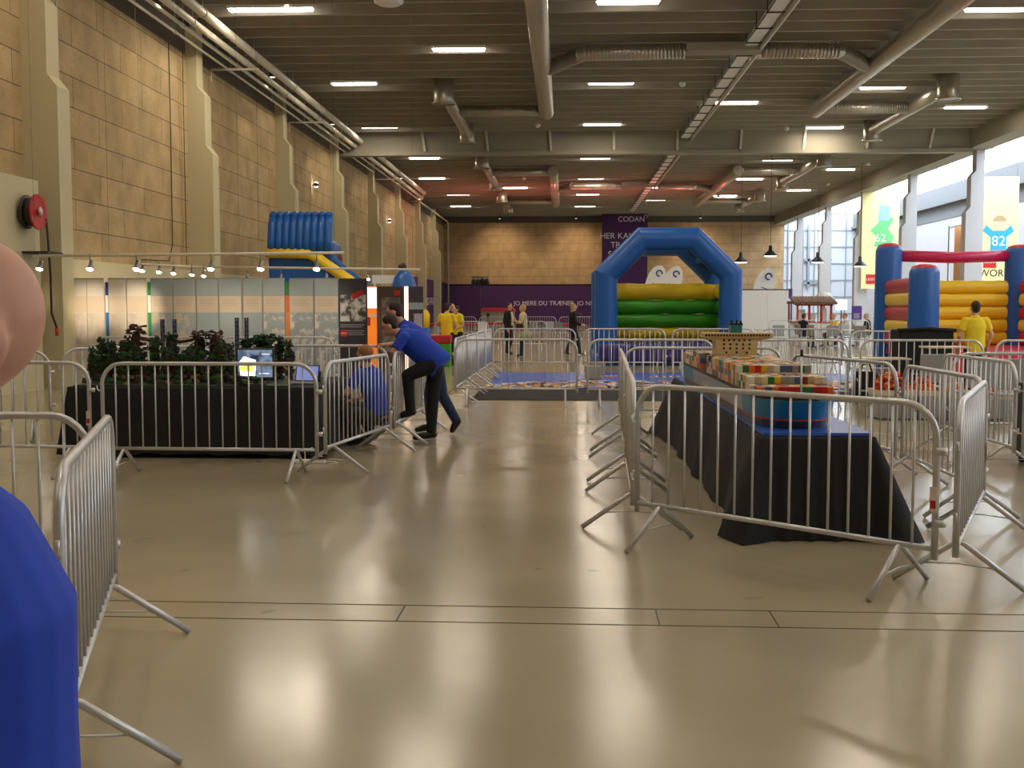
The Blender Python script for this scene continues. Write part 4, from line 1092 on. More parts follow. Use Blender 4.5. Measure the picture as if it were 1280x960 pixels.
# ------------------------------------------------------------------ red and yellow bouncy castle (right)
t = empty('bouncy_castle', 'open bouncy castle with blue pillars, red and yellow walls at right', 'bouncy castle', (0, 0, 0))
BY, FY = 30.0, 26.0
def pillar(x, y, r, zt, m=M_BLUEPVC):
    b = MB().lathe([(0, 0), (r * .96, 0), (r, .1), (r * 1.0, zt * .5), (r * .98, zt - .12), (r * .9, zt - .03), (r * .8, zt - .0), (0, zt)], at=(x, y, 0), seg=26)
    o = b.build('pillar', m, t)
    MB().lathe([(r * .86, zt - .03), (r * .8, zt + .03), (r * .4, zt + .08), (0, zt + .09)], at=(x, y, 0), seg=26).build('cap', M_REDPVC, o)
x1 = fx(1110, BY, 2); x2 = fx(1155, FY, 2); x3 = fx(1273, BY, 2)
pillar(x1, BY, .34, 3.2); pillar(x2, FY, .34, 2.5); pillar(x3, BY, .36, 3.15); pillar(x3 + .35, FY, .34, 2.5)
MB().tube([(x1 + .2, BY, 2.95), ((x1 + x3) / 2, BY, 2.9), (x3 - .2, BY, 2.95)], .15, 16).build('top_tube', M_PINKPVC, t)
MB().rbox(x1 - .2, x3 + .5, FY - .2, BY + .3, 0, .35, .12, 3).build('base', M_DPURPVC, t)
MB().rbox(x1 - .1, x3 + .4, FY - .1, BY + .2, .36, .62, .08, 3).build('bed', M_PINKPVC, t)
def wall_cushion(P0, P1, z0, z1, depth, m, nm):
    P0, P1 = Vector(P0), Vector(P1); d = (P1 - P0); n_ = Vector((-d.y, d.x, 0)).normalized(); zc = (z0 + z1) / 2; r = (z1 - z0) / 2
    b = MB(); rings = []; N = 20
    for s_ in range(17):
        p = P0 + d * s_ / 16; dz = .008 * math.sin(s_ * 2.3 + z0 * 7)
        rings.append([b.bm.verts.new(p + n_ * (depth * math.copysign(abs(math.cos(2 * PI * q / N)) ** .8, math.cos(2 * PI * q / N))) + Vector((0, 0, zc + dz + r * 1.04 * math.copysign(abs(math.sin(2 * PI * q / N)) ** .7, math.sin(2 * PI * q / N))))) for q in range(N)])
    for A_, B_ in zip(rings, rings[1:]):
        for k in range(N):
            f = b.bm.faces.new((A_[k], A_[(k + 1) % N], B_[(k + 1) % N], B_[k])); f.smooth = True
    b.bm.faces.new(rings[0]); b.bm.faces.new(rings[-1])
    return b.build(nm, m, t)
for i in range(5):
    z0, z1 = .62 + .335 * i, .62 + .335 * (i + 1)
    wall_cushion((x1 + .1, BY, 0), (x3 - .1, BY, 0), z0, z1, .16, M_YELPVC, 'wall_tube')
    wall_cushion((x1, BY - .1, 0), (x2 - .1, FY + .25, 0), z0, z1, .14, (M_YELPVC, M_REDPVC)[i % 2 == 0], 'side_tube')
    wall_cushion((x3, BY - .1, 0), (x3 + .35, FY + .25, 0), z0, z1, .14, (M_YELPVC, M_REDPVC)[i % 2 == 0], 'side_tube')
MB().rbox(x2 - .5, x2 + .9, FY - .85, FY - .25, 0, .62, .12, 3).build('entry_step', M_REDPVC, t)

# ------------------------------------------------------------------ banners, flags, far wall
def banner_text(parent, lines, x, y, z, size, gap, m=M_WTEXT, rot=(PI / 2, 0, 0)):
    for i, s in enumerate(lines): text(s, 'lettering', size, m, parent, (x, y, z - gap * i), rot)
t = empty('purple_wall_cloth', 'long purple cloth with white lettering along the foot of the far wall', 'banner', (0, YB - .15, 0))
MB().box(XL + .05, 6.5, -.03, 0, 0.02, 3.55).build('cloth', M_PURP, t)
banner_text(t, ['JO MERE DU TRÆNER, JO NE'], (fx(640, YB) + fx(748, YB)) / 2 - .15, -.05, 1.75, .55, .8)
b = MB(); b.tube([(XL, -.05, 3.58), (6.5, -.05, 3.58)], .05, 8).build('top_hem', M_DARK, t)
t = empty('purple_wall_cloth', 'purple cloth with white lettering on the far part of the left wall', 'banner', (XL + .1, 0, 0))
MB().box(0, .05, 79, YB - .4, 0.02, 3.75).build('cloth', M_PURP, t)
text('GOD FART', 'lettering', .85, M_WTEXT, t, (.07, 87.5, 1.75), (PI / 2, 0, PI / 2)).scale = (2.0, 1, 1)
t = empty('purple_hanging_banner', 'tall purple banner with CODAN and white lines behind the blue arch', 'banner', (fx(781, 97, 8), 97, 0))
MB().box(-1.95, 1.95, 0, .04, 2.0, 9.6).build('cloth', M_PURP, t)
text('CODAN', 'lettering', .62, M_WTEXT, t, (.55, -.01, 8.9))
MB().tube([(.14 * math.cos(a * .5) , 0, .14 * math.sin(a * .5)) for a in range(-2, 8)], .025, 6).build('ring_symbol', M_WTEXT, t, (1.78, -.02, 9.32))
banner_text(t, ['HER KAN DU', 'TRÆNE', 'SAMMEN'], 0, -.01, 7.45, .72, .78)
def teardrop(px, py, Y, hpx, rotd, lab):
    k = F / Y; H = hpx / k; p = pt(px, py, Y)
    t = empty('teardrop_flag', lab, 'flag', (p.x, Y, 0))
    w = H * .15
    prof = [(-w * .25, 0), (-w * .95, H * .55), (-w, H * .72), (-w * .92, H * .83), (-w * .7, H * .92), (-w * .3, H * .98), (w * .1, H * 1.0), (w * .5, H * .965), (w * .8, H * .89), (w * .95, H * .8), (w * .95, H * .65), (w * .6, H * .3), (w * .1, 0)]
    z0 = p.z - H
    o = MB().prism(prof, 'y', -.012, .012).build('sail', M_WHITE, t, (0, 0, z0)); o.rotation_euler = (0, math.radians(rotd), 0)
    text('CODAN', 'lettering', H * .13, M_DPURPVC, o, (w * .3, -.02, H * .22), (PI / 2, -PI / 2, 0), .002, 'LEFT')
    MB().tube([(w * .1 + .045 * H * math.cos(a), 0, H * .87 + .045 * H * math.sin(a)) for a in [i * PI / 6 for i in range(11)]], .012 * H, 6).build('ring_symbol', M_DPURPVC, o, (0, -.02, 0))
    MB().tube([(-w * .2, .03, 0), (-w * .2, .03, z0 + .1)], .02, 8).lathe([(0, 0), (.3, 0), (.3, .03), (0, .05)]).build('pole', M_DARK, t)
teardrop(803, 328, 52, 78, 17, 'left white teardrop flag with a vertical name behind the blue arch')
teardrop(822, 328, 50, 78, 19, 'right white teardrop flag with a vertical name behind the blue arch')
teardrop(938, 331, 58, 84, 17, 'white teardrop flag right of the blue arch')
for i, (a, b_) in enumerate(((924, 959), (959, 985))):
    x0, x1 = fx(a, 55), fx(b_, 55)
    t = empty('white_partition', ('left', 'right')[i] + ' white partition panel beyond the right foot of the blue arch', 'partition', (x0, 55, 0))
    MB().box(0.01, x1 - x0, 0, .08, .02, 2.42).build('panel', M_WHITE, t)
    MB().box(0, x1 - x0, -.01, .09, 2.42, 2.47).build('top_profile', M_DARK, t)
for i, (px, py, w, h, Y) in enumerate(((988, 367, 5, 12, 57), (986.5, 390, 7, 24, 59), (1071, 391, 12, 17, 48))):
    k = F / Y; p = pt(px, py, Y)
    t = empty('purple_sign', ('small purple sign at the top right corner of the white partition', 'purple sign below, right of the white partition', 'purple notice sign on the grey column left of the blue pillar')[i], 'sign', (p.x, Y, 0))
    MB().box(-w / k / 2, w / k / 2, 0, .03, p.z - h / k / 2, p.z + h / k / 2).build('board', mat('violet_sign', rgb(84, 54, 140), .6), t)
    MB().tube([(0, .05, 0), (0, .05, p.z)], .025, 6).lathe([(0, 0), (.2, 0), (.2, .02), (0, .03)]).build('post', M_STEEL, t)
    if i == 2:
        b = MB()
        for j in range(4): b.box(-.13, .13 - .03 * (j % 2), -.01, 0, p.z - .05 - .06 * j, p.z - .03 - .06 * j)
        b.build('text_lines', M_WTEXT, t)
# child banners in the annex
M_BAN = mat('pale_yellow_banner', rgb(238, 232, 170), .7)
t = empty('hanging_banner', 'pale yellow hanging banner with a cheering child in blue at right', 'banner', (fx(1248, 58, 5), 58, 0))
k = F / 58; wb = 23 / k
MB().box(-wb, wb, 0, .04, 2.9, 8.15).build('cloth', M_BAN, t)
MB().tube([(-wb + .1, .02, 8.1), (-wb + .1, .02, 12.74)], .01, 5).tube([(wb - .1, .02, 8.1), (wb - .1, .02, 12.74)], .01, 5).build('cords', M_FRAME, t)
M_KID = mat('printed_skin', rgb(232, 196, 170), .7); M_KSH = mat('printed_blue_shirt', rgb(60, 170, 214), .7)
zc = pt(1250, 297, 58).z
MB().prism([(-.42, -1.0), (.42, -1.0), (.38, .0), (.75, .3), (.6, .62), (.3, .35), (-.3, .35), (-.62, .62), (-.8, .35), (-.38, .0)], 'y', -.012, 0).build('shirt_print', M_KSH, t, (0, 0, zc))
MB().prism([(.3 * math.cos(a), .36 * math.sin(a)) for a in [i * PI / 8 for i in range(16)]], 'y', -.02, -.01).build('face_print', M_KID, t, (.03, 0, zc + .75))
MB().prism([(.33 * math.cos(a), .3 * math.sin(a)) for a in [i * PI / 8 for i in range(0, 9)]], 'y', -.026, -.018).build('hair_print', mat('printed_hair', rgb(190, 160, 120), .7), t, (.03, 0, zc + .82))
b = MB().prism([(-.8, .35), (-.6, .62), (-.75, 1.0), (-.9, .95)], 'y', -.012, 0).prism([(.75, .3), (.6, .62), (.72, 1.0), (.88, .95)], 'y', -.012, 0); b.build('arms_print', M_KID, t, (0, 0, zc))
text('82', 'shirt_number', .7, M_WHITE, t, (0, -.016, zc - .4))
logo(t, -.4, -.01, 3.9, .32, txt=True)
text('WORLD', 'lettering', .5, M_DARK, t, (0, -.012, 3.15))
t = empty('hanging_banner', 'pale yellow hanging banner with green shape and red logo beyond the blue pillar', 'banner', (fx(1100, 72, 5), 72, 0))
k = F / 72
MB().box(-1.15, 1.15, 0, .04, 2.75, 9.0).build('cloth', M_BAN, t)
MB().tube([(-1, .02, 8.9), (-1, .02, 12.74)], .01, 5).tube([(1, .02, 8.9), (1, .02, 12.74)], .01, 5).build('cords', M_FRAME, t)
zc = pt(1105, 290, 72).z
MB().prism([(-.5, -.9), (.5, -.9), (.75, -.3), (.35, .2), (.7, .8), (.1, 1.2), (-.3, .5), (-.75, .1), (-.3, -.3)], 'y', -.012, 0).build('green_print', mat('printed_green', rgb(110, 200, 130), .7), t, (.1, 0, zc))
MB().prism([(-.35, .4), (.35, .4), (.4, 1.3), (-.3, 1.4)], 'y', -.02, -.012).build('blue_print', mat('printed_pale_blue', rgb(150, 190, 224), .7), t, (.2, 0, zc + .3))
text('62', 'shirt_number', .7, M_WHITE, t, (0, -.016, zc - .6))
logo(t, -.55, -.01, pt(1088, 349, 72).z, .3)
# pendant lamps
for i, (px, py, Y) in enumerate(((926, 328, 62), (963, 320, 60), (1022, 328, 62), (1075, 333, 64))):
    p = pt(px, py, Y)
    t = empty('pendant_lamp', ('black pendant lamp just right of the blue arch', 'black pendant lamp in front of the far wall\'s right end', 'black pendant lamp before the bright far gate', 'black pendant lamp left of the blue pillar')[i], 'pendant lamp', p, group='black pendant lamps')
    MB().lathe([(0, .55), (.09, .55), (.1, .3), (.2, .22), (.36, .05), (.38, 0), (.36, 0), (.18, .18), (0, .2)]).build('shade', M_DARK, t)
    MB().lathe([(0, -.03), (.3, -.02), (.33, .02), (0, .04)]).build('glowing_disc', mat('pendant_glow', (1, .95, .88, 1), .5, emit=8), t)
    MB().tube([(0, 0, .5), (0, 0, ZC + .02 - p.z)], .012, 5).build('cord', M_DARK, t)
# loudspeaker rig on a stand near the far wall
p = pt(600, 350, 66)
t = empty('light_stand', 'dark lamp cluster on a tall thin stand before the far block wall', 'light stand', (p.x, 66, 0))
MB().tube([(0, 0, 0.02), (0, 0, 3.2)], .04, 8).tube([(-.5, 0, 3.35), (.5, 0, 3.35)], .03, 8).tube([(0, 0, .5), (.5, .3, 0.02)], .02, 6).tube([(0, 0, .5), (-.5, .3, .02)], .02, 6).tube([(0, 0, .5), (0, -.5, .02)], .02, 6).build('stand', M_DARK, t)
for x in (-.38, -.12, .15, .4): MB().lathe([(0, .2), (.1, .18), (.16, -.15), (0, -.14)], rot=Matrix.Rotation(.5, 3, 'X')).build('lamp_head', M_DARK, t, (x, 0, 3.05 + .05 * (x > 0)))

# ------------------------------------------------------------------ floor mosaic
t = empty('black_carpet', 'black carpet strip in front of the blue floor mosaic', 'carpet', (0, 0, 0))
MB().rbox(fx(588, 19.3, 0), 6.6, 19.3, 21.9, 0.001, .012, .004, 1).build('pile', mat('black_carpet_pile', rgb(38, 35, 33), .95, bump=.5, scale=200), t)
t = empty('floor_mosaic', 'large blue brick mosaic lying on the floor behind the front barriers', 'floor mosaic', (0, 0, 0))
MB().rbox(-1.58, 6.6, 21.92, 27.0, 0.001, .03, .004, 1).build('blue_field', mat('blue_mosaic', rgb(36, 84, 190), .35, noise=.1, scale=9), t)
b = MB(); MC = [mat('mosaic_%s' % n, rgb(*c), .4) for n, c in (('white', (220, 215, 205)), ('yellow', (226, 180, 60)), ('orange', (214, 130, 60)), ('red', (200, 60, 50)), ('dark', (60, 50, 48)))]
rnd = random.Random(5)
for i in range(48):
    for j in range(9):
        x = -1.5 + .165 * i; y = 21.95 + .25 * j
        lim = 8.5 if i > 8 else 3 + i * .6
        if j > lim or rnd.random() < .08 + .05 * j: continue
        pchoice = (1, 1, 2) if j < 1 else (0, 0, 0, 4, 1, 2) if rnd.random() < .8 else (2, 3, 4)
        b.mi = rnd.choice(pchoice); w = rnd.uniform(.07, .15)
        b.box(x - w, x + w, y, y + rnd.uniform(.12, .26), .03, .036)
b.build('figures', MC, t)
b = MB(); b.mi = 3; b.box(fx(728, 25.6, 0), fx(788, 25.6, 0), 25.4, 25.85, .03, .036); b.mi = 0
for i in range(9): b.box(fx(731, 25.6, 0) + .115 * i, fx(731, 25.6, 0) + .06 + .115 * i, 25.5, 25.75, .036, .04)
b.box(fx(812, 25.6, 0), fx(850, 25.6, 0), 25.3, 25.8, .03, .036); b.mi = 4
for i in range(4): b.box(fx(814, 25.6, 0) + .16 * i, fx(814, 25.6, 0) + .08 + .16 * i, 25.3, 25.8, .036, .039)
b.build('lettering_blocks', MC, t)
# little objects on the mosaic
for i, (px, Y) in enumerate(((741, 24.5), (747, 26.3))):
    t = empty('grey_crate', ('grey crate standing on the mosaic by the blue arch', 'second grey crate behind the first on the mosaic')[i], 'crate', (fx(px, Y), Y, .032))
    MB().rbox(-.18, .18, -.12, .12, 0, .3, .02).build('box', M_BEAM, t)

# ------------------------------------------------------------------ right side furniture
p0, p1 = fx(1124, 20.2), fx(1192, 20.2)
t = empty('black_draped_box', 'black cloth-covered stand in front of the yellow bouncy castle', 'draped stand', ((p0 + p1) / 2, 20.5, 0))
b = MB(); w = (p1 - p0) / 2
b.rbox(-w, w, -.3, .3, .01, 1.21, .03, 3).build('cloth', M_BLACK, t)
MB().tube([(-w - .04, -.3, 1.2), (0, -.32, 1.23), (w + .03, -.3, 1.2)], .03, 8).build('top_fold', M_BLACK, t)
M_CHG = mat('grey_plastic', rgb(150, 150, 148), .5)
def chair(x, y, rz, lab):
    t = empty('grey_chair', lab, 'chair', (x, y, 0), rz, 'grey plastic chairs')
    MB().rbox(-.22, .22, -.22, .2, .43, .46, .012).build('seat', M_CHG, t)
    o = MB().rbox(-.22, .22, -.015, .015, 0, .42, .014).build('backrest', M_CHG, t, (0, .22, .52)); o.rotation_euler = (-.12, 0, 0)
    for a, b_ in ((-.2, -.2), (.2, -.2), (-.2, .2), (.2, .2)):
        MB().tube([(a * 1.1, b_ * 1.1, 0.0), (a, b_, .44)] + ([(a, b_ + .01, .55), (a, b_ + .03, .7)] if b_ > 0 else []), .012, 6).build('leg', M_STEEL, t)
chair(fx(1162, 16.6), 16.6, PI, 'grey plastic chair left of the person in the yellow T-shirt, beside black cloth')
chair(fx(1217, 15.6), 15.6, PI + .1, 'grey plastic chair standing in front of the person in the yellow T-shirt')
chair(fx(1262, 15.2), 15.2, PI - .1, 'grey plastic chair nearest the right edge of the photo')
M_TBL = mat('light_table_board', rgb(206, 190, 160), .4)
def btable(a, b_, Y, z, lab, depth=.7):
    x0, x1 = fx(a, Y, z), fx(b_, Y, z)
    t = empty('play_table', lab, 'table', ((x0 + x1) / 2, Y, 0)); w = (x1 - x0) / 2
    MB().rbox(-w, w, 0, depth, z - .03, z, .008).build('table_top', M_TBL, t)
    for x in (-w + .05, w - .05):
        for y in (.05, depth - .05): MB().tube([(x, y, 0), (x, y, z - .03)], .018, 8).build('leg', M_STEEL, t)
    return x0, x1
btable(1066, 1140, 19.3, .74, 'light wooden play table behind the right-hand barriers', .6)
btable(1160, 1215, 19.0, .95, 'high light table in front of the yellow-shirted man', .5)
btable(1236, 1290, 15.9, .8, 'light table with orange bricks at the right edge', .6)
def tray(a, b_, Y, z, cols, lab, gr=.35):
    x0, x1 = fx(a, Y, z), fx(b_, Y, z); w = (x1 - x0) / 2
    t = empty('brick_tray', lab, 'tray', ((x0 + x1) / 2, Y, 0), group='low trays of loose bricks')
    MB().rbox(-w, w, 0, .55, 0.01, z - .08, .02).build('plinth', M_CHG, t)
    MB().box(-w, w, 0, .02, z - .08, z).box(-w, w, .53, .55, z - .08, z).box(-w, -w + .02, .02, .53, z - .08, z).box(w - .02, w, .02, .53, z - .08, z).build('rim', M_TBL, t)
    b = MB(); r = random.Random(int(a))
    for i in range(260):
        x, y = r.uniform(-w + .05, w - .05), r.uniform(.05, .5); s = r.uniform(.02, .04)
        hh = gr * .35 * (1 - abs(x / w) ** 2) * (1 - abs((y - .27) / .27) ** 2) + .0
        b.mi = r.randrange(len(cols)) if r.random() < .8 else 0
        b.box(-s, s, -s * .6, s * .6, 0, .03, Matrix.Rotation(r.uniform(0, 3), 3, 'Z') @ Matrix.Rotation(r.uniform(-.4, .4), 3, 'X'), (x, y, z - .06 + hh * r.random()))
    o = b.build('loose_bricks', cols, t); o['kind'] = 'stuff'
tray(1098, 1146, 16.2, .42, [CC[3], CC[2], CC[0], CC[0]], 'low tray heaped with red, orange and yellow bricks, left one', 1)
tray(1149, 1174, 16.2, .42, [CC[3], CC[2], CC[3], CC[0]], 'low tray heaped with orange bricks, middle one', .8)
tray(1186, 1212, 16.2, .40, [CC[3], CC[2]], 'low tray of orange bricks behind the slanting barriers', .5)
tray(1228, 1262, 16.2, .38, [CC[3], CC[7]], 'low tray of orange bricks near the right edge', .3)
t = empty('blue_bottle_crate', 'small dark blue box between the heaped brick trays', 'box', (fx(1146, 16.9), 16.9, 0)); MB().rbox(-.07, .07, -.1, .1, 0, .62, .01).build('body', M_NAVY, t)
t = empty('black_bag', 'black bag on the floor left of the black cloth-covered stand', 'bag', (fx(1083, 19.6), 19.6, 0))
MB().rbox(-.22, .2, -.15, .15, .0, .5, .1, 4).build('body', M_BLACK, t)
MB().tube([(-.1, 0, .48), (-.06, 0, .62), (.06, 0, .62), (.1, 0, .48)], .015, 6).build('handle', M_BLACK, t)
t = empty('black_equipment_case', 'tall black case standing behind the barrier at the right edge', 'case', (fx(1286, 11.3) + .3, 11.6, 0))
MB().rbox(-.2, .4, -.25, .25, .06, .84, .02).build('body', M_DARK, t)
b = MB()
for x in (-.15, .35):
    for y in (-.2, .2): b.lathe([(0, -.015), (.035, -.015), (.035, .015), (0, .015)], at=(x, y, .035), rot=Matrix.Rotation(PI / 2, 3, 'X'), seg=12)
b.build('castors', M_DARK, t)
# red kiosk far away
KY = 47
x0, x1 = fx(994, KY), fx(1041, KY); w = (x1 - x0) / 2; 
t = empty('red_kiosk', 'small red snack kiosk with windows and a ribbed brown roof', 'kiosk', ((x0 + x1) / 2, KY, 0))
MB().rbox(-w * .9, w * .95, 0, 1.6, 0, .95, .03).build('counter', M_WHITE, t)
MB().box(-w, w, -.02, 1.62, .95, 1.0).box(-w * .93, -w * .84, 0, .06, 1, 1.72).box(-.32 * w, -.2 * w, 0, .06, 1, 1.72).box(.32 * w, .44 * w, 0, .06, 1, 1.72).box(.84 * w, .96 * w, 0, .06, 1, 1.72).box(-w, w, 0, .06, 1.66, 1.75).box(-w, -w + .06, 1.5, 1.56, 1, 1.75).box(w - .06, w, 1.5, 1.56, 1, 1.75).build('red_frame', M_RED, t)
b = MB()
for i in range(14): b.tube([(-w * 1.1 + i * w * 2.2 / 13, -.18, 1.76), (-w * 1.02 + i * w * 2.04 / 13, .8, 2.0)], .07, 8)
b.rbox(-w * 1.05, w * 1.05, -.1, 1.7, 1.74, 1.86, .03); b.build('roof', mat('brown_roof_tiles', rgb(120, 92, 80), .6), t)
MB().box(-w * .8, -w * .4, .3, .5, 1, 1.5).box(-w * .1, w * .15, .3, .5, 1, 1.35).box(w * .5, w * .75, .3, .5, 1, 1.55).build('goods', M_WHITE, t)
p = pt(1030, 371, 52)
t = empty('white_parasol', 'white rounded canopy showing above the red kiosk', 'canopy', (p.x, 52, 0))
MB().lathe([(0, p.z + .25), (.25, p.z + .2), (.4, p.z), (.36, p.z - .05), (0, p.z)]).build('canopy', M_WHITE, t)
MB().tube([(0, 0, 0), (0, 0, p.z)], .03, 8).build('pole', M_STEEL, t)
p = pt(1052, 381, 58)
t = empty('bright_screen', 'glowing white screen right of the kiosk', 'screen', (p.x, 58, 0))
MB().rbox(-.28, .28, 0, .05, p.z - .25, p.z + .25, .01).build('panel', mat('white_screen_glow', rgb(235, 230, 255), .5, emit=1.6), t)
MB().tube([(0, .06, 0), (0, .06, p.z)], .03, 8).lathe([(0, 0), (.25, 0), (.25, .03), (0, .04)]).build('stand', M_DARK, t)
# far tables and chairs in the rest area
for i, (px, Y) in enumerate(((975, 42), (998, 41), (1020, 43), (1040, 42), (1062, 44), (1078, 41))):
    chair(fx(px, Y), Y, (0, 1, 2, 3, .5, 2.5)[i], 'distant grey chair in front of the kiosk, %s from left' % ('first', 'second', 'third', 'fourth', 'fifth', 'sixth')[i])
for i, (px, Y) in enumerate(((960, 44.3), (1012, 44.5), (1068, 43))):
    x = fx(px, Y)
    t = empty('cafe_table', 'distant pale cafe table before the kiosk, %s from left' % ('first', 'second', 'third')[i], 'table', (x, Y, 0), group='distant cafe tables')
    MB().rbox(-.5, .5, -.35, .35, .72, .75, .008).build('table_top', M_TBL, t)
    for a in (-.4, .4): MB().tube([(a, 0, 0), (a, 0, .72)], .025, 8).box(a - .03, a + .03, -.3, .3, 0, .03).build('leg', M_STEEL, t)
for i, (px, Y) in enumerate(((552, 50), (578, 50), (640, 51), (668, 50), (690, 52), (702, 50))):
    chair(fx(px, Y), Y, (0, 1, 2, 3, .5, 2.5)[i], 'distant grey chair beneath the purple wall, %s from left' % ('first', 'second', 'third', 'fourth', 'fifth', 'sixth')[i])
for i, (px, Y, c_) in enumerate(((548, 53, M_REDPVC), (585, 53, M_REDPVC), (618, 56, M_REDPVC), (698, 53, M_REDPVC))):
    t = empty('red_play_table', 'distant red-topped table beneath the purple wall, %s from left' % ('first', 'second', 'third', 'fourth')[i], 'table', (fx(px, Y), Y, 0), group='distant red tables')
    MB().rbox(-.6, .6, -.3, .3, .74, .84, .02).build('table_top', c_, t)
    for a in (-.5, .5): MB().tube([(a, 0, 0), (a, 0, .74)], .025, 8).build('leg', M_STEEL, t)
t = empty('white_bin', 'white litter bin among the distant barriers', 'bin', (fx(603, 44), 44, 0))
MB().rbox(-.17, .17, -.17, .17, 0, .95, .03).build('body', M_WHITE, t); MB().rbox(-.19, .19, -.19, .19, .95, 1.0, .02).build('lid', M_WHITE, t)
t = empty('red_roof_stall', 'low red stall under the purple wall lettering', 'stall', (fx(622, 75), 75, 0))
MB().box(-1.1, 1.1, 0, 1, 0, 1.3).build('counter', M_BEAM, t); MB().prism([(-1.2, 1.3), (1.2, 1.3), (1.0, 1.55), (-1.0, 1.55)], 'y', -.1, 1.1).build('roof', M_REDPVC, t)

# ------------------------------------------------------------------ people
M_SKIN = mat('skin', rgb(206, 158, 132), .55, noise=.05, scale=20)
M_SKIN2 = mat('skin_reddish', rgb(200, 148, 126), .5, noise=.06, scale=14)
M_POLO = mat('royal_blue_polo', rgb(22, 62, 178), .8, noise=.1, scale=9, bump=.15)
M_BTRS = mat('black_trousers', rgb(16, 16, 18), .85)
M_JEAN = mat('blue_jeans', rgb(38, 52, 88), .85, noise=.15, scale=30)
M_GTRS = mat('dark_grey_trousers', rgb(38, 40, 48), .85)
M_YSH = mat('yellow_tshirt', rgb(234, 204, 40), .8, noise=.06, scale=8)
M_HAIRB = mat('dark_brown_hair', rgb(46, 30, 22), .7, noise=.3, scale=60)
M_HAIRG = mat('ginger_hair', rgb(150, 98, 62), .7, noise=.2, scale=60)
M_HAIRW = mat('grey_blond_hair', rgb(178, 152, 110), .7, noise=.2, scale=60)
M_SHOE = mat('black_shoe', rgb(22, 20, 20), .45)
M_EYE = mat('eye_dark', rgb(30, 24, 20), .2)
M_CREAM = mat('cream_knit', rgb(222, 208, 170), .85, bump=.2, scale=60)
M_COAT = mat('black_coat', rgb(24, 22, 26), .85)
def V(*a): return Vector(a)
def remesh(b, name, m, parent, vox, smooth=4):
    bmesh.ops.recalc_face_normals(b.bm, faces=b.bm.faces)
    me = bpy.data.meshes.new(name); b.bm.to_mesh(me); b.bm.free()
    o = bpy.data.objects.new(name, me); COL.objects.link(o)
    md = o.modifiers.new('r', 'REMESH'); md.mode = 'VOXEL'; md.voxel_size = vox; md.use_smooth_shade = True
    if smooth:
        s_ = o.modifiers.new('s', 'SMOOTH'); s_.factor = .5; s_.iterations = smooth
    dg = bpy.context.evaluated_depsgraph_get(); dg.update()
    nm = bpy.data.meshes.new_from_object(o.evaluated_get(dg)); nm.name = name
    o.modifiers.clear(); o.data = nm; bpy.data.meshes.remove(me)
    nm.materials.clear(); nm.materials.append(m)
    for p_ in nm.polygons: p_.use_smooth = True
    if parent: o.parent = parent
    return o
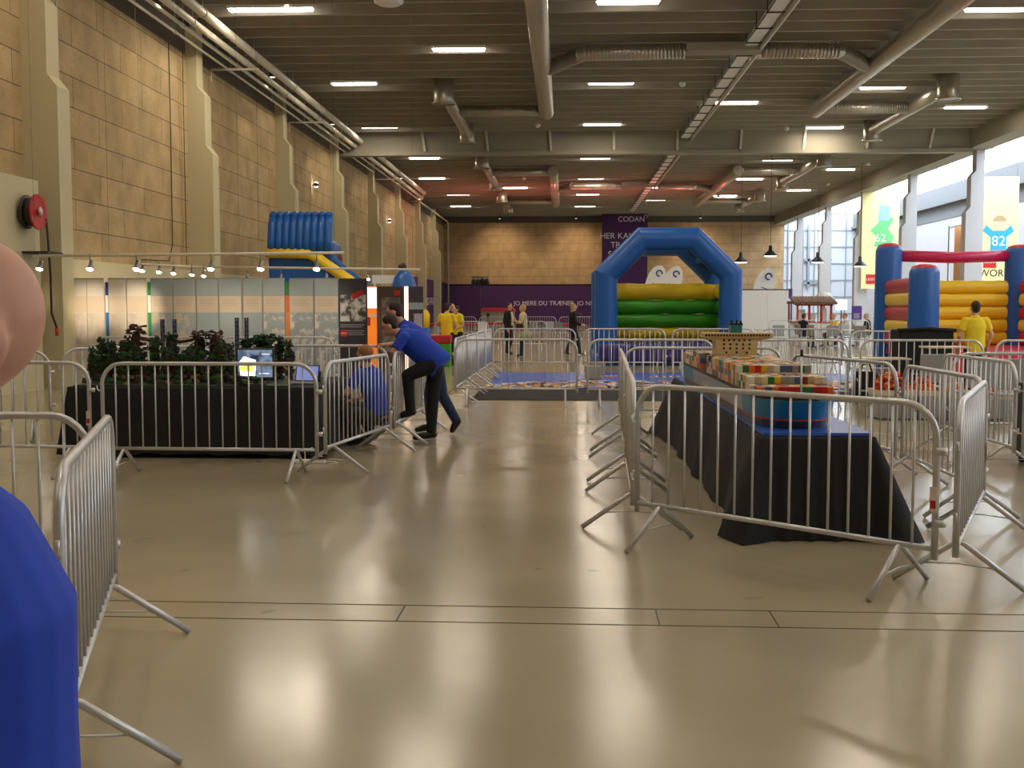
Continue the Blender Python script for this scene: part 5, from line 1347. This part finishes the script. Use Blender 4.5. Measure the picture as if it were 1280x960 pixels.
def human(label, root, J, shirt, trs, hair, skin=M_SKIN, vox=.01, sleeve=.55, hair_kind='short', shoes=M_SHOE, skirt=False, S=1.0, hem=.10, rz=0, coat=False, bulk=1.0):
    """J: joints in metres relative to root. right = direction of the person's right-to-left axis."""
    t = empty('person', label, 'person', root, rz)
    J = {k: Vector(v) for k, v in J.items()}
    hip, chest, neck, head = J['hip'], J['chest'], J['neck'], J['head']
    R = J['right'].normalized(); HF = J['face'].normalized(); HU = (J.get('hup') or (head - neck)).normalized()
    HF = (HF - HU * HF.dot(HU)).normalized(); HR = HF.cross(HU).normalized()
    HM = Matrix((HR, HF, HU)).transposed()
    b = MB()
    # torso core
    tors = [(hip - (chest - hip) * .12, .14, .10), (hip, .155, .11), (hip.lerp(chest, .5), .135, .10), (chest, .165, .115), (chest.lerp(neck, .6), .15, .095), (chest.lerp(neck, .88), .075, .07)]
    b.loft(tors, R)
    b.cap(chest.lerp(neck, .7), .062, head - HU * .04, .055)
    # head
    b.ell(head + HU * .025 - HF * .012, (.076, .097, .10), HM)
    b.ell(head - HU * .045 + HF * .025, (.056, .068, .065), HM)
    b.ell(head - HU * .09 + HF * .055, (.028, .025, .022), HM)
    b.cap(head + HU * .02 + HF * .085, .009, head - HU * .02 + HF * .107, .014)
    b.ell(head + HU * .035 + HF * .075, (.05, .02, .012), HM)
    b.ell(head - HU * .052 + HF * .088, (.022, .010, .008), HM)
    for sgn in (-1, 1):
        b.ell(head + HR * sgn * .082 - HF * .008 - HU * .01, (.012, .022, .034), HM); b.ell(head + HR * sgn * .078 + HF * .004 - HU * .03, (.012, .012, .014), HM)
    for s_ in 'LR':
        sh, el, wr, fd = J['sh' + s_], J['el' + s_], J['wr' + s_], J['hand' + s_].normalized()
        b.cap(sh, .052, el, .040); b.cap(el, .040, wr, .027)
        pn = J.get('palm' + s_, V(0, 0, 1)); pn = (pn - fd * pn.dot(fd)).normalized(); sd = fd.cross(pn) * (1 if s_ == 'R' else -1)
        PM = Matrix((sd, fd, pn)).transposed()
        b.ell(wr + fd * .05, (.04, .055, .016), PM)
        for i, (o_, ln) in enumerate(((-.03, .07), (-.01, .08), (.01, .076), (.029, .06))):
            k0 = wr + fd * .09 + sd * o_; k1 = k0 + fd * ln * .5 - pn * .01; k2 = k1 + fd * ln * .38 - pn * .028
            b.cap(k0 - fd * .02, .0095, k1, .009, seg=8); b.cap(k1, .009, k2, .0078, seg=8)
        k0 = wr + fd * .03 - sd * .03; k1 = k0 + fd * .03 - sd * .028 - pn * .01; k2 = k1 + fd * .03 - sd * .006 - pn * .012
        b.cap(k0, .013, k1, .011, seg=8); b.cap(k1, .011, k2, .009, seg=8)
        hp, kn, an, to = J['hp' + s_], J['kn' + s_], J['an' + s_], J['toe' + s_]
        b.cap(hp, .08, kn, .055); b.cap(kn, .052, an, .036); b.cap(an, .036, an.lerp(to, .6), .03)
    remesh(b, 'body', skin, t, vox)
    # eyes
    b = MB()
    for sgn in (-1, 1): b.ell(head + HR * sgn * .031 + HU * .012 + HF * .083, (.012, .009, .008), HM, 10, 8)
    b.build('eyes', M_EYE, t)
    # hair
    if hair is not None:
        b = MB()
        b.ell(head + HU * .045 - HF * .03, (.083, .098, .092), HM)
        if hair_kind == 'short': b.ell(head - HF * .05 + HU * .0, (.072, .06, .085), HM)
        if hair_kind == 'bob':
            b.ell(head - HF * .04 - HU * .01, (.095, .075, .10), HM)
        if hair_kind == 'long':
            b.ell(head - HF * .045 - HU * .03, (.09, .07, .12), HM); b.ell(head - HF * .05 - HU * .14, (.085, .05, .12), HM)
        if hair_kind == 'rim':
            b.bm.clear(); b.ell(head - HF * .04 - HU * .012, (.085, .072, .05), HM)
        remesh(b, 'hair', hair, t, vox * .9, 2)
    # shirt
    b = MB(); e = .016
    low = hip - (chest - hip).normalized() * hem
    b.loft([(low, .185 if not coat else .2, .14 * bulk), (hip, .182, .138 * bulk), (hip.lerp(chest, .5), .17, .135 * bulk), (chest, .188, .138 * bulk), (chest.lerp(neck, .6), .165, .115), (chest.lerp(neck, .85), .085, .08)], R)
    for s_ in 'LR':
        sh, el, wr = J['sh' + s_], J['el' + s_], J['wr' + s_]
        b.cap(chest.lerp(neck, .5) * .4 + sh * .6, .07, sh, .07)
        if sleeve <= 1: b.cap(sh, .07, sh.lerp(el, sleeve + .1), .064, c1=False)
        else:
            b.cap(sh, .068, el, .056); b.cap(el, .056, el.lerp(wr, .93), .042, c1=False)
    so = remesh(b, 'shirt', shirt, t, vox, 2)
    b = MB(); cpos = chest.lerp(neck, .86)
    b.loft([(cpos - (neck - chest).normalized() * .02, .085, .082), (cpos + (neck - chest).normalized() * .03, .074, .072)], R); b.build('collar', shirt, so)
    # trousers
    b = MB()
    b.loft([(hip - (chest - hip).normalized() * .02, .165, .125), (hip, .165, .122), (hip.lerp(chest, .2), .155, .115)], R)
    for s_ in 'LR':
        hp, kn, an = J['hp' + s_], J['kn' + s_], J['an' + s_]
        b.cap(hip.lerp(hp, .8), .115, hp, .108); b.cap(hp, .108, kn, .076); b.cap(kn, .074, an, .060, c1=False)
    if skirt: b.loft([(hip, .17, .13), ((J['knL'] + J['knR']) / 2, .19, .14)], R)
    remesh(b, 'trousers', trs, t, vox * 1.1, 2)
    for s_ in 'LR':
        an, to = J['an' + s_], J['toe' + s_]
        d = (to - an); up = V(0, 0, 1); fw = (to - an).normalized()
        b = MB(); heel = an - fw * .03 - V(0, 0, .02)
        b.cap(heel, .047, an.lerp(to, .6), .045); b.cap(an.lerp(to, .6), .045, to, .036)
        remesh(b, 'shoe', shoes, t, vox, 2)
    return t
def stand(face=(0, 1, 0), h=1.75, **kw):
    """upright figure; face = where it looks; returns joints"""
    f = Vector(face).normalized(); r = f.cross(V(0, 0, 1))   # r = the person's right
    s = h / 1.75
    def P(a, b_, z): return (r * a + f * b_) * s + V(0, 0, z * s)
    J = dict(hip=P(0, 0, .95), chest=P(0, 0, 1.3), neck=P(0, .01, 1.5), head=P(0, .03, 1.635), right=r, face=f, hup=V(0, 0, 1),
             shR=P(.19, 0, 1.41), shL=P(-.19, 0, 1.41), elR=P(.25, -.03, 1.12), elL=P(-.25, -.03, 1.12), wrR=P(.26, .08, .88), wrL=P(-.26, .08, .88),
             handR=f * .3 - V(0, 0, 1), handL=f * .3 - V(0, 0, 1), palmR=r, palmL=-r,
             hpR=P(.09, 0, .9), hpL=P(-.09, 0, .9), knR=P(.1, .03, .5), knL=P(-.1, .03, .5), anR=P(.1, 0, .09), anL=P(-.1, 0, .09), toeR=P(.12, .17, .035), toeL=P(-.12, .17, .035))
    for k, v in kw.items():
        J[k] = P(*v) if k not in ('face', 'handR', 'handL', 'hup', 'palmL', 'palmR') else Vector(v)
    return J

# leaning man in front (black trousers, one foot on the barrier's rail)
def rel(px, py, Y, o): return pt(px, py, Y) - Vector(o)
o0 = Vector((-1.62, 13.35, 0))
def A(x, y, z): return Vector((x, y, z)) - o0
J = dict(hip=A(-1.56, 13.4, .98), chest=A(-1.82, 13.42, 1.20), neck=A(-1.99, 13.42, 1.30), head=A(-2.10, 13.42, 1.385), right=V(0, 1, .0), face=V(-1, .05, -.55), hup=V(-.5, 0, 1),
         shL=A(-1.90, 13.22, 1.25), shR=A(-1.90, 13.62, 1.27), elL=A(-2.01, 13.16, 1.08), elR=A(-2.02, 13.72, 1.14), wrL=A(-2.03, 13.42, 1.16), wrR=A(-2.1, 13.56, 1.16), handL=V(-.3, .9, 0), handR=V(-.7, -.4, 0),
         hpR=A(-1.56, 13.5, .93), hpL=A(-1.56, 13.31, .93), knL=A(-1.86, 13.27, .80), anL=A(-1.83, 13.27, .37), toeL=A(-1.95, 13.27, .31),
         knR=A(-1.58, 13.45, .5), anR=A(-1.60, 13.42, .09), toeR=A(-1.79, 13.4, .04))
human('man in blue polo and black trousers leaning over the barrier, one foot raised on it', o0, J, M_POLO, M_BTRS, M_HAIRB, M_SKIN2, .0095, .7, hem=.12, bulk=1.28)
# the man beside him, farther away
o0 = Vector((-1.7, 14.15, 0))
J = dict(hip=A(-1.62, 14.15, .92), chest=A(-1.92, 14.15, 1.25), neck=A(-2.07, 14.12, 1.42), head=A(-2.15, 14.1, 1.545), right=V(0, 1, .0), face=V(-1, 0, -.35), hup=V(-.3, 0, 1),
         shL=A(-2.0, 13.95, 1.32), shR=A(-2.0, 14.34, 1.32), elL=A(-2.05, 13.95, 1.13), elR=A(-2.05, 14.4, 1.14), wrL=A(-2.25, 14.1, 1.14), wrR=A(-2.25, 14.3, 1.14), handL=V(-.8, .3, 0), handR=V(-.8, -.3, 0),
         hpR=A(-1.62, 14.25, .88), hpL=A(-1.62, 14.05, .88), knR=A(-1.72, 14.25, .48), anR=A(-1.7, 14.25, .09), toeR=A(-1.88, 14.25, .04),
         knL=A(-1.54, 14.1, .5), anL=A(-1.36, 14.15, .16), toeL=A(-1.42, 14.15, .045))
human('second man in blue polo and jeans leaning on the barrier behind the first', o0, J, M_POLO, M_JEAN, M_HAIRB, M_SKIN2, .0095, .55, bulk=1.15)
# crouching man inside the barriers
o0 = Vector((-2.3, 12.85, 0))
J = dict(hip=A(-2.13, 12.95, .36), chest=A(-2.22, 12.93, .72), neck=A(-2.28, 12.9, .92), head=A(-2.31, 12.88, 1.045), right=V(.5, .85, 0), face=V(-.85, .5, -.3), hup=V(-.15, 0, 1),
         shL=A(-2.36, 12.78, .84), shR=A(-2.18, 13.06, .80), elL=A(-2.50, 12.76, .62), elR=A(-2.3, 13.25, .6), wrL=A(-2.62, 12.98, .5), wrR=A(-2.52, 13.25, .5), handL=V(-.6, .6, -.2), handR=V(-1, 0, -.2),
         hpR=A(-2.15, 13.02, .33), hpL=A(-2.24, 12.85, .33), knR=A(-2.45, 13.25, .42), knL=A(-2.55, 12.86, .40), anR=A(-2.28, 13.2, .09), anL=A(-2.34, 12.8, .09), toeR=A(-2.45, 13.28, .04), toeL=A(-2.5, 12.85, .04))
human('crouching man in blue polo inside the barriers beside the jungle table', o0, J, M_POLO, M_GTRS, M_HAIRG, M_SKIN2, .0095, .55, hair_kind='short', hem=.0, bulk=1.0)
# bald man at the left edge, very near
o0 = Vector((-.79, 1.32, 0))
J = stand((-1, -.5, 0), 1.73, hip=(0, -.03, .95), chest=(0, -.03, 1.25), neck=(0, -.0, 1.43), head=(0, -.05, 1.60), shR=(.19, .0, 1.30), shL=(-.19, .0, 1.30), elL=(-.22, .04, 1.03), elR=(.22, .0, 1.02), wrL=(-.18, .25, .98), wrR=(.2, .2, .94), handL=(-1, 0, 0), handR=(-1, 0, 0), hup=(.05, 0, 1))
J['face'] = V(-.62, -.78, 0)
human('bald man in a royal blue shirt at the left edge, seen from the side', o0, J, M_POLO, M_GTRS, None, M_SKIN2, .008, 1.05, hem=.14, bulk=1.1)
# yellow shirts
pr = gp(559, 457, 0)
J = stand((.35, 1, 0), 1.7, elR=(.26, .05, 1.14), elL=(-.26, .02, 1.14), wrR=(.12, .2, 1.05), wrL=(-.12, .2, 1.05), handR=(0, 1, 0), handL=(0, 1, 0))
human('person in yellow T-shirt and black trousers seen from behind, left of centre', (pr[0], pr[1], 0), J, M_YSH, M_BTRS, M_HAIRB, vox=.014)
J = stand((-.8, -.5, 0), 1.66, elR=(.25, .06, 1.14), wrR=(.12, .25, 1.0), wrL=(-.12, .25, 1.0), handR=(-1, -.3, 0), handL=(-1, -.3, 0), head=(0, .09, 1.60))
human('second person in yellow T-shirt facing the first, looking down', (fx(573, 32.6), 32.6, 0), J, M_YSH, M_BTRS, M_HAIRB, vox=.014)
J = stand((.5, -.85, 0), 1.72)
human('person in dark clothes standing between the two yellow shirts', (fx(565, 36), 36, 0), J, M_COAT, M_GTRS, M_HAIRB, vox=.02, sleeve=1.2)
# two ladies
pr = gp(636, 443, 0)
J = stand((.9, -.45, 0), 1.74, elL=(-.25, .03, 1.12), wrL=(-.1, .22, 1.1), handL=(1, -.4, .2), anL=(-.1, -.1, .09), toeL=(-.12, .06, .035))
human('lady in open black coat facing her companion, left one of the pair', (pr[0], pr[1], 0), J, M_COAT, M_BTRS, M_HAIRB, vox=.016, sleeve=1.2, hair_kind='short', hem=.45, coat=True)
tb = empty('cream_scarf', 'cream blouse front showing in the dark coat of the left lady', 'scarf', (pr[0], pr[1], 0))
f_ = V(.9, -.45, 0).normalized()
MB().loft([(f_ * .135 + V(0, 0, .98), .06, .03), (f_ * .15 + V(0, 0, 1.25), .07, .03), (f_ * .10 + V(0, 0, 1.44), .05, .03)], f_.cross(V(0, 0, 1))).build('cloth', M_CREAM, tb)
pr = gp(654, 446, 0)
J = stand((-.9, -.2, 0), 1.68, elL=(-.24, .05, 1.12), wrL=(-.16, .28, 1.18), handL=(-1, 0, .5), elR=(.25, -.02, 1.12), wrR=(.2, .1, .9), anL=(-.1, .1, .09), toeL=(-.1, .26, .035))
human('lady in cream knitted jacket with a bag, right one of the pair', (pr[0], pr[1], 0), J, M_CREAM, M_GTRS, M_HAIRW, vox=.016, sleeve=1.2, hair_kind='bob', hem=.2, coat=True)
t = empty('shoulder_bag', 'pale round bag hanging from the cream-dressed lady', 'bag', (pr[0] + .08, pr[1] - .34, .72))
MB().ell((0, 0, 0), (.22, .1, .17)).build('body', mat('sage_leather', rgb(170, 172, 140), .6), t)
MB().tube([(-.15, 0, .1), (-.08, .05, .4), (.02, .1, .62), (.1, .08, .4), (.15, 0, .1)], .012, 6).build('strap', M_COAT, t)
t = empty('dark_handbag', 'dark brown handbag under the cream-dressed lady\'s arm', 'bag', (pr[0] - .1, pr[1] - .36, 1.0))
MB().rbox(-.12, .12, -.06, .06, -.12, .08, .04, 3).build('body', M_TRUNK, t); MB().tube([(-.08, 0, .06), (0, .05, .3), (.08, 0, .06)], .01, 6).build('handle', M_TRUNK, t)
# walking woman
pr = gp(716, 444, 0)
J = stand((1, .2, 0), 1.72, knR=(.09, .16, .5), anR=(.09, .22, .09), toeR=(.09, .39, .035), knL=(-.09, -.03, .5), anL=(-.09, -.22, .1), toeL=(-.09, -.06, .035), elL=(-.24, .04, 1.12), wrL=(-.2, .25, 1.02), elR=(.24, .04, 1.12), wrR=(.2, .25, 1.02), handL=(1, .2, 0), handR=(1, .2, 0))
human('woman with blond hair in black walking right in front of the arch', (pr[0], pr[1], 0), J, M_COAT, M_GTRS, M_HAIRW, vox=.016, sleeve=1.2, hair_kind='long', hem=.18)
# yellow man at right, seen from behind
J = stand((-.05, 1, 0), 1.70, elR=(.30, .0, 1.15), elL=(-.28, .0, 1.13), wrR=(.28, .12, .93), wrL=(-.26, .14, .93))
human('man in yellow T-shirt seen from behind before the yellow bouncy castle', (fx(1218, 20.2), 20.2, 0), J, M_YSH, M_GTRS, M_HAIRB, vox=.011)
b = MB()
# seated visitors far away
def sit(face, h=1.0):
    f = Vector(face).normalized(); r = f.cross(V(0, 0, 1))
    def P(a, b_, z): return r * a + f * b_ + V(0, 0, z)
    return dict(hip=P(0, 0, .55), chest=P(0, .03, .9), neck=P(0, .05, 1.1), head=P(0, .09, 1.23), right=r, face=f, hup=V(0, 0, 1), shR=P(.19, .03, 1.01), shL=P(-.19, .03, 1.01), elR=P(.24, .1, .78), elL=P(-.24, .1, .78), wrR=P(.15, .3, .78), wrL=P(-.15, .3, .78),
                handR=f, handL=f, hpR=P(.09, .02, .52), hpL=P(-.09, .02, .52), knR=P(.12, .42, .5), knL=P(-.12, .42, .5), anR=P(.12, .42, .09), anL=P(-.12, .42, .09), toeR=P(.12, .58, .035), toeL=P(-.12, .58, .035))
for px, Y, f, sh, hr, lab in ((1044, 46, (-1, -.3, 0), M_YSH, M_HAIRW, 'tiny distant seated person in yellow right of the red kiosk'), (1058, 47, (-1, 0, 0), M_CREAM, M_HAIRG, 'tiny distant seated person in pale top left of the purple notice sign'),
                              (1085, 46, (-1, 0, 0), M_COAT, M_HAIRW, 'tiny distant seated person in dark top beside the blue pillar'), (1003, 44, (1, .5, 0), M_COAT, M_HAIRB, 'tiny distant seated person in black in front of the red kiosk')):
    human(lab, (fx(px, Y), Y, 0), sit(f), sh, M_GTRS, hr, vox=.02, sleeve=1.2, hem=.02)
    x = fx(px, Y)
    fr = Vector(f).normalized()
    chair(x - fr.x * .02, Y - fr.y * .02, math.atan2(fr.y, fr.x) + PI / 2, 'distant grey chair under the %s' % lab.replace('tiny distant ', ''))
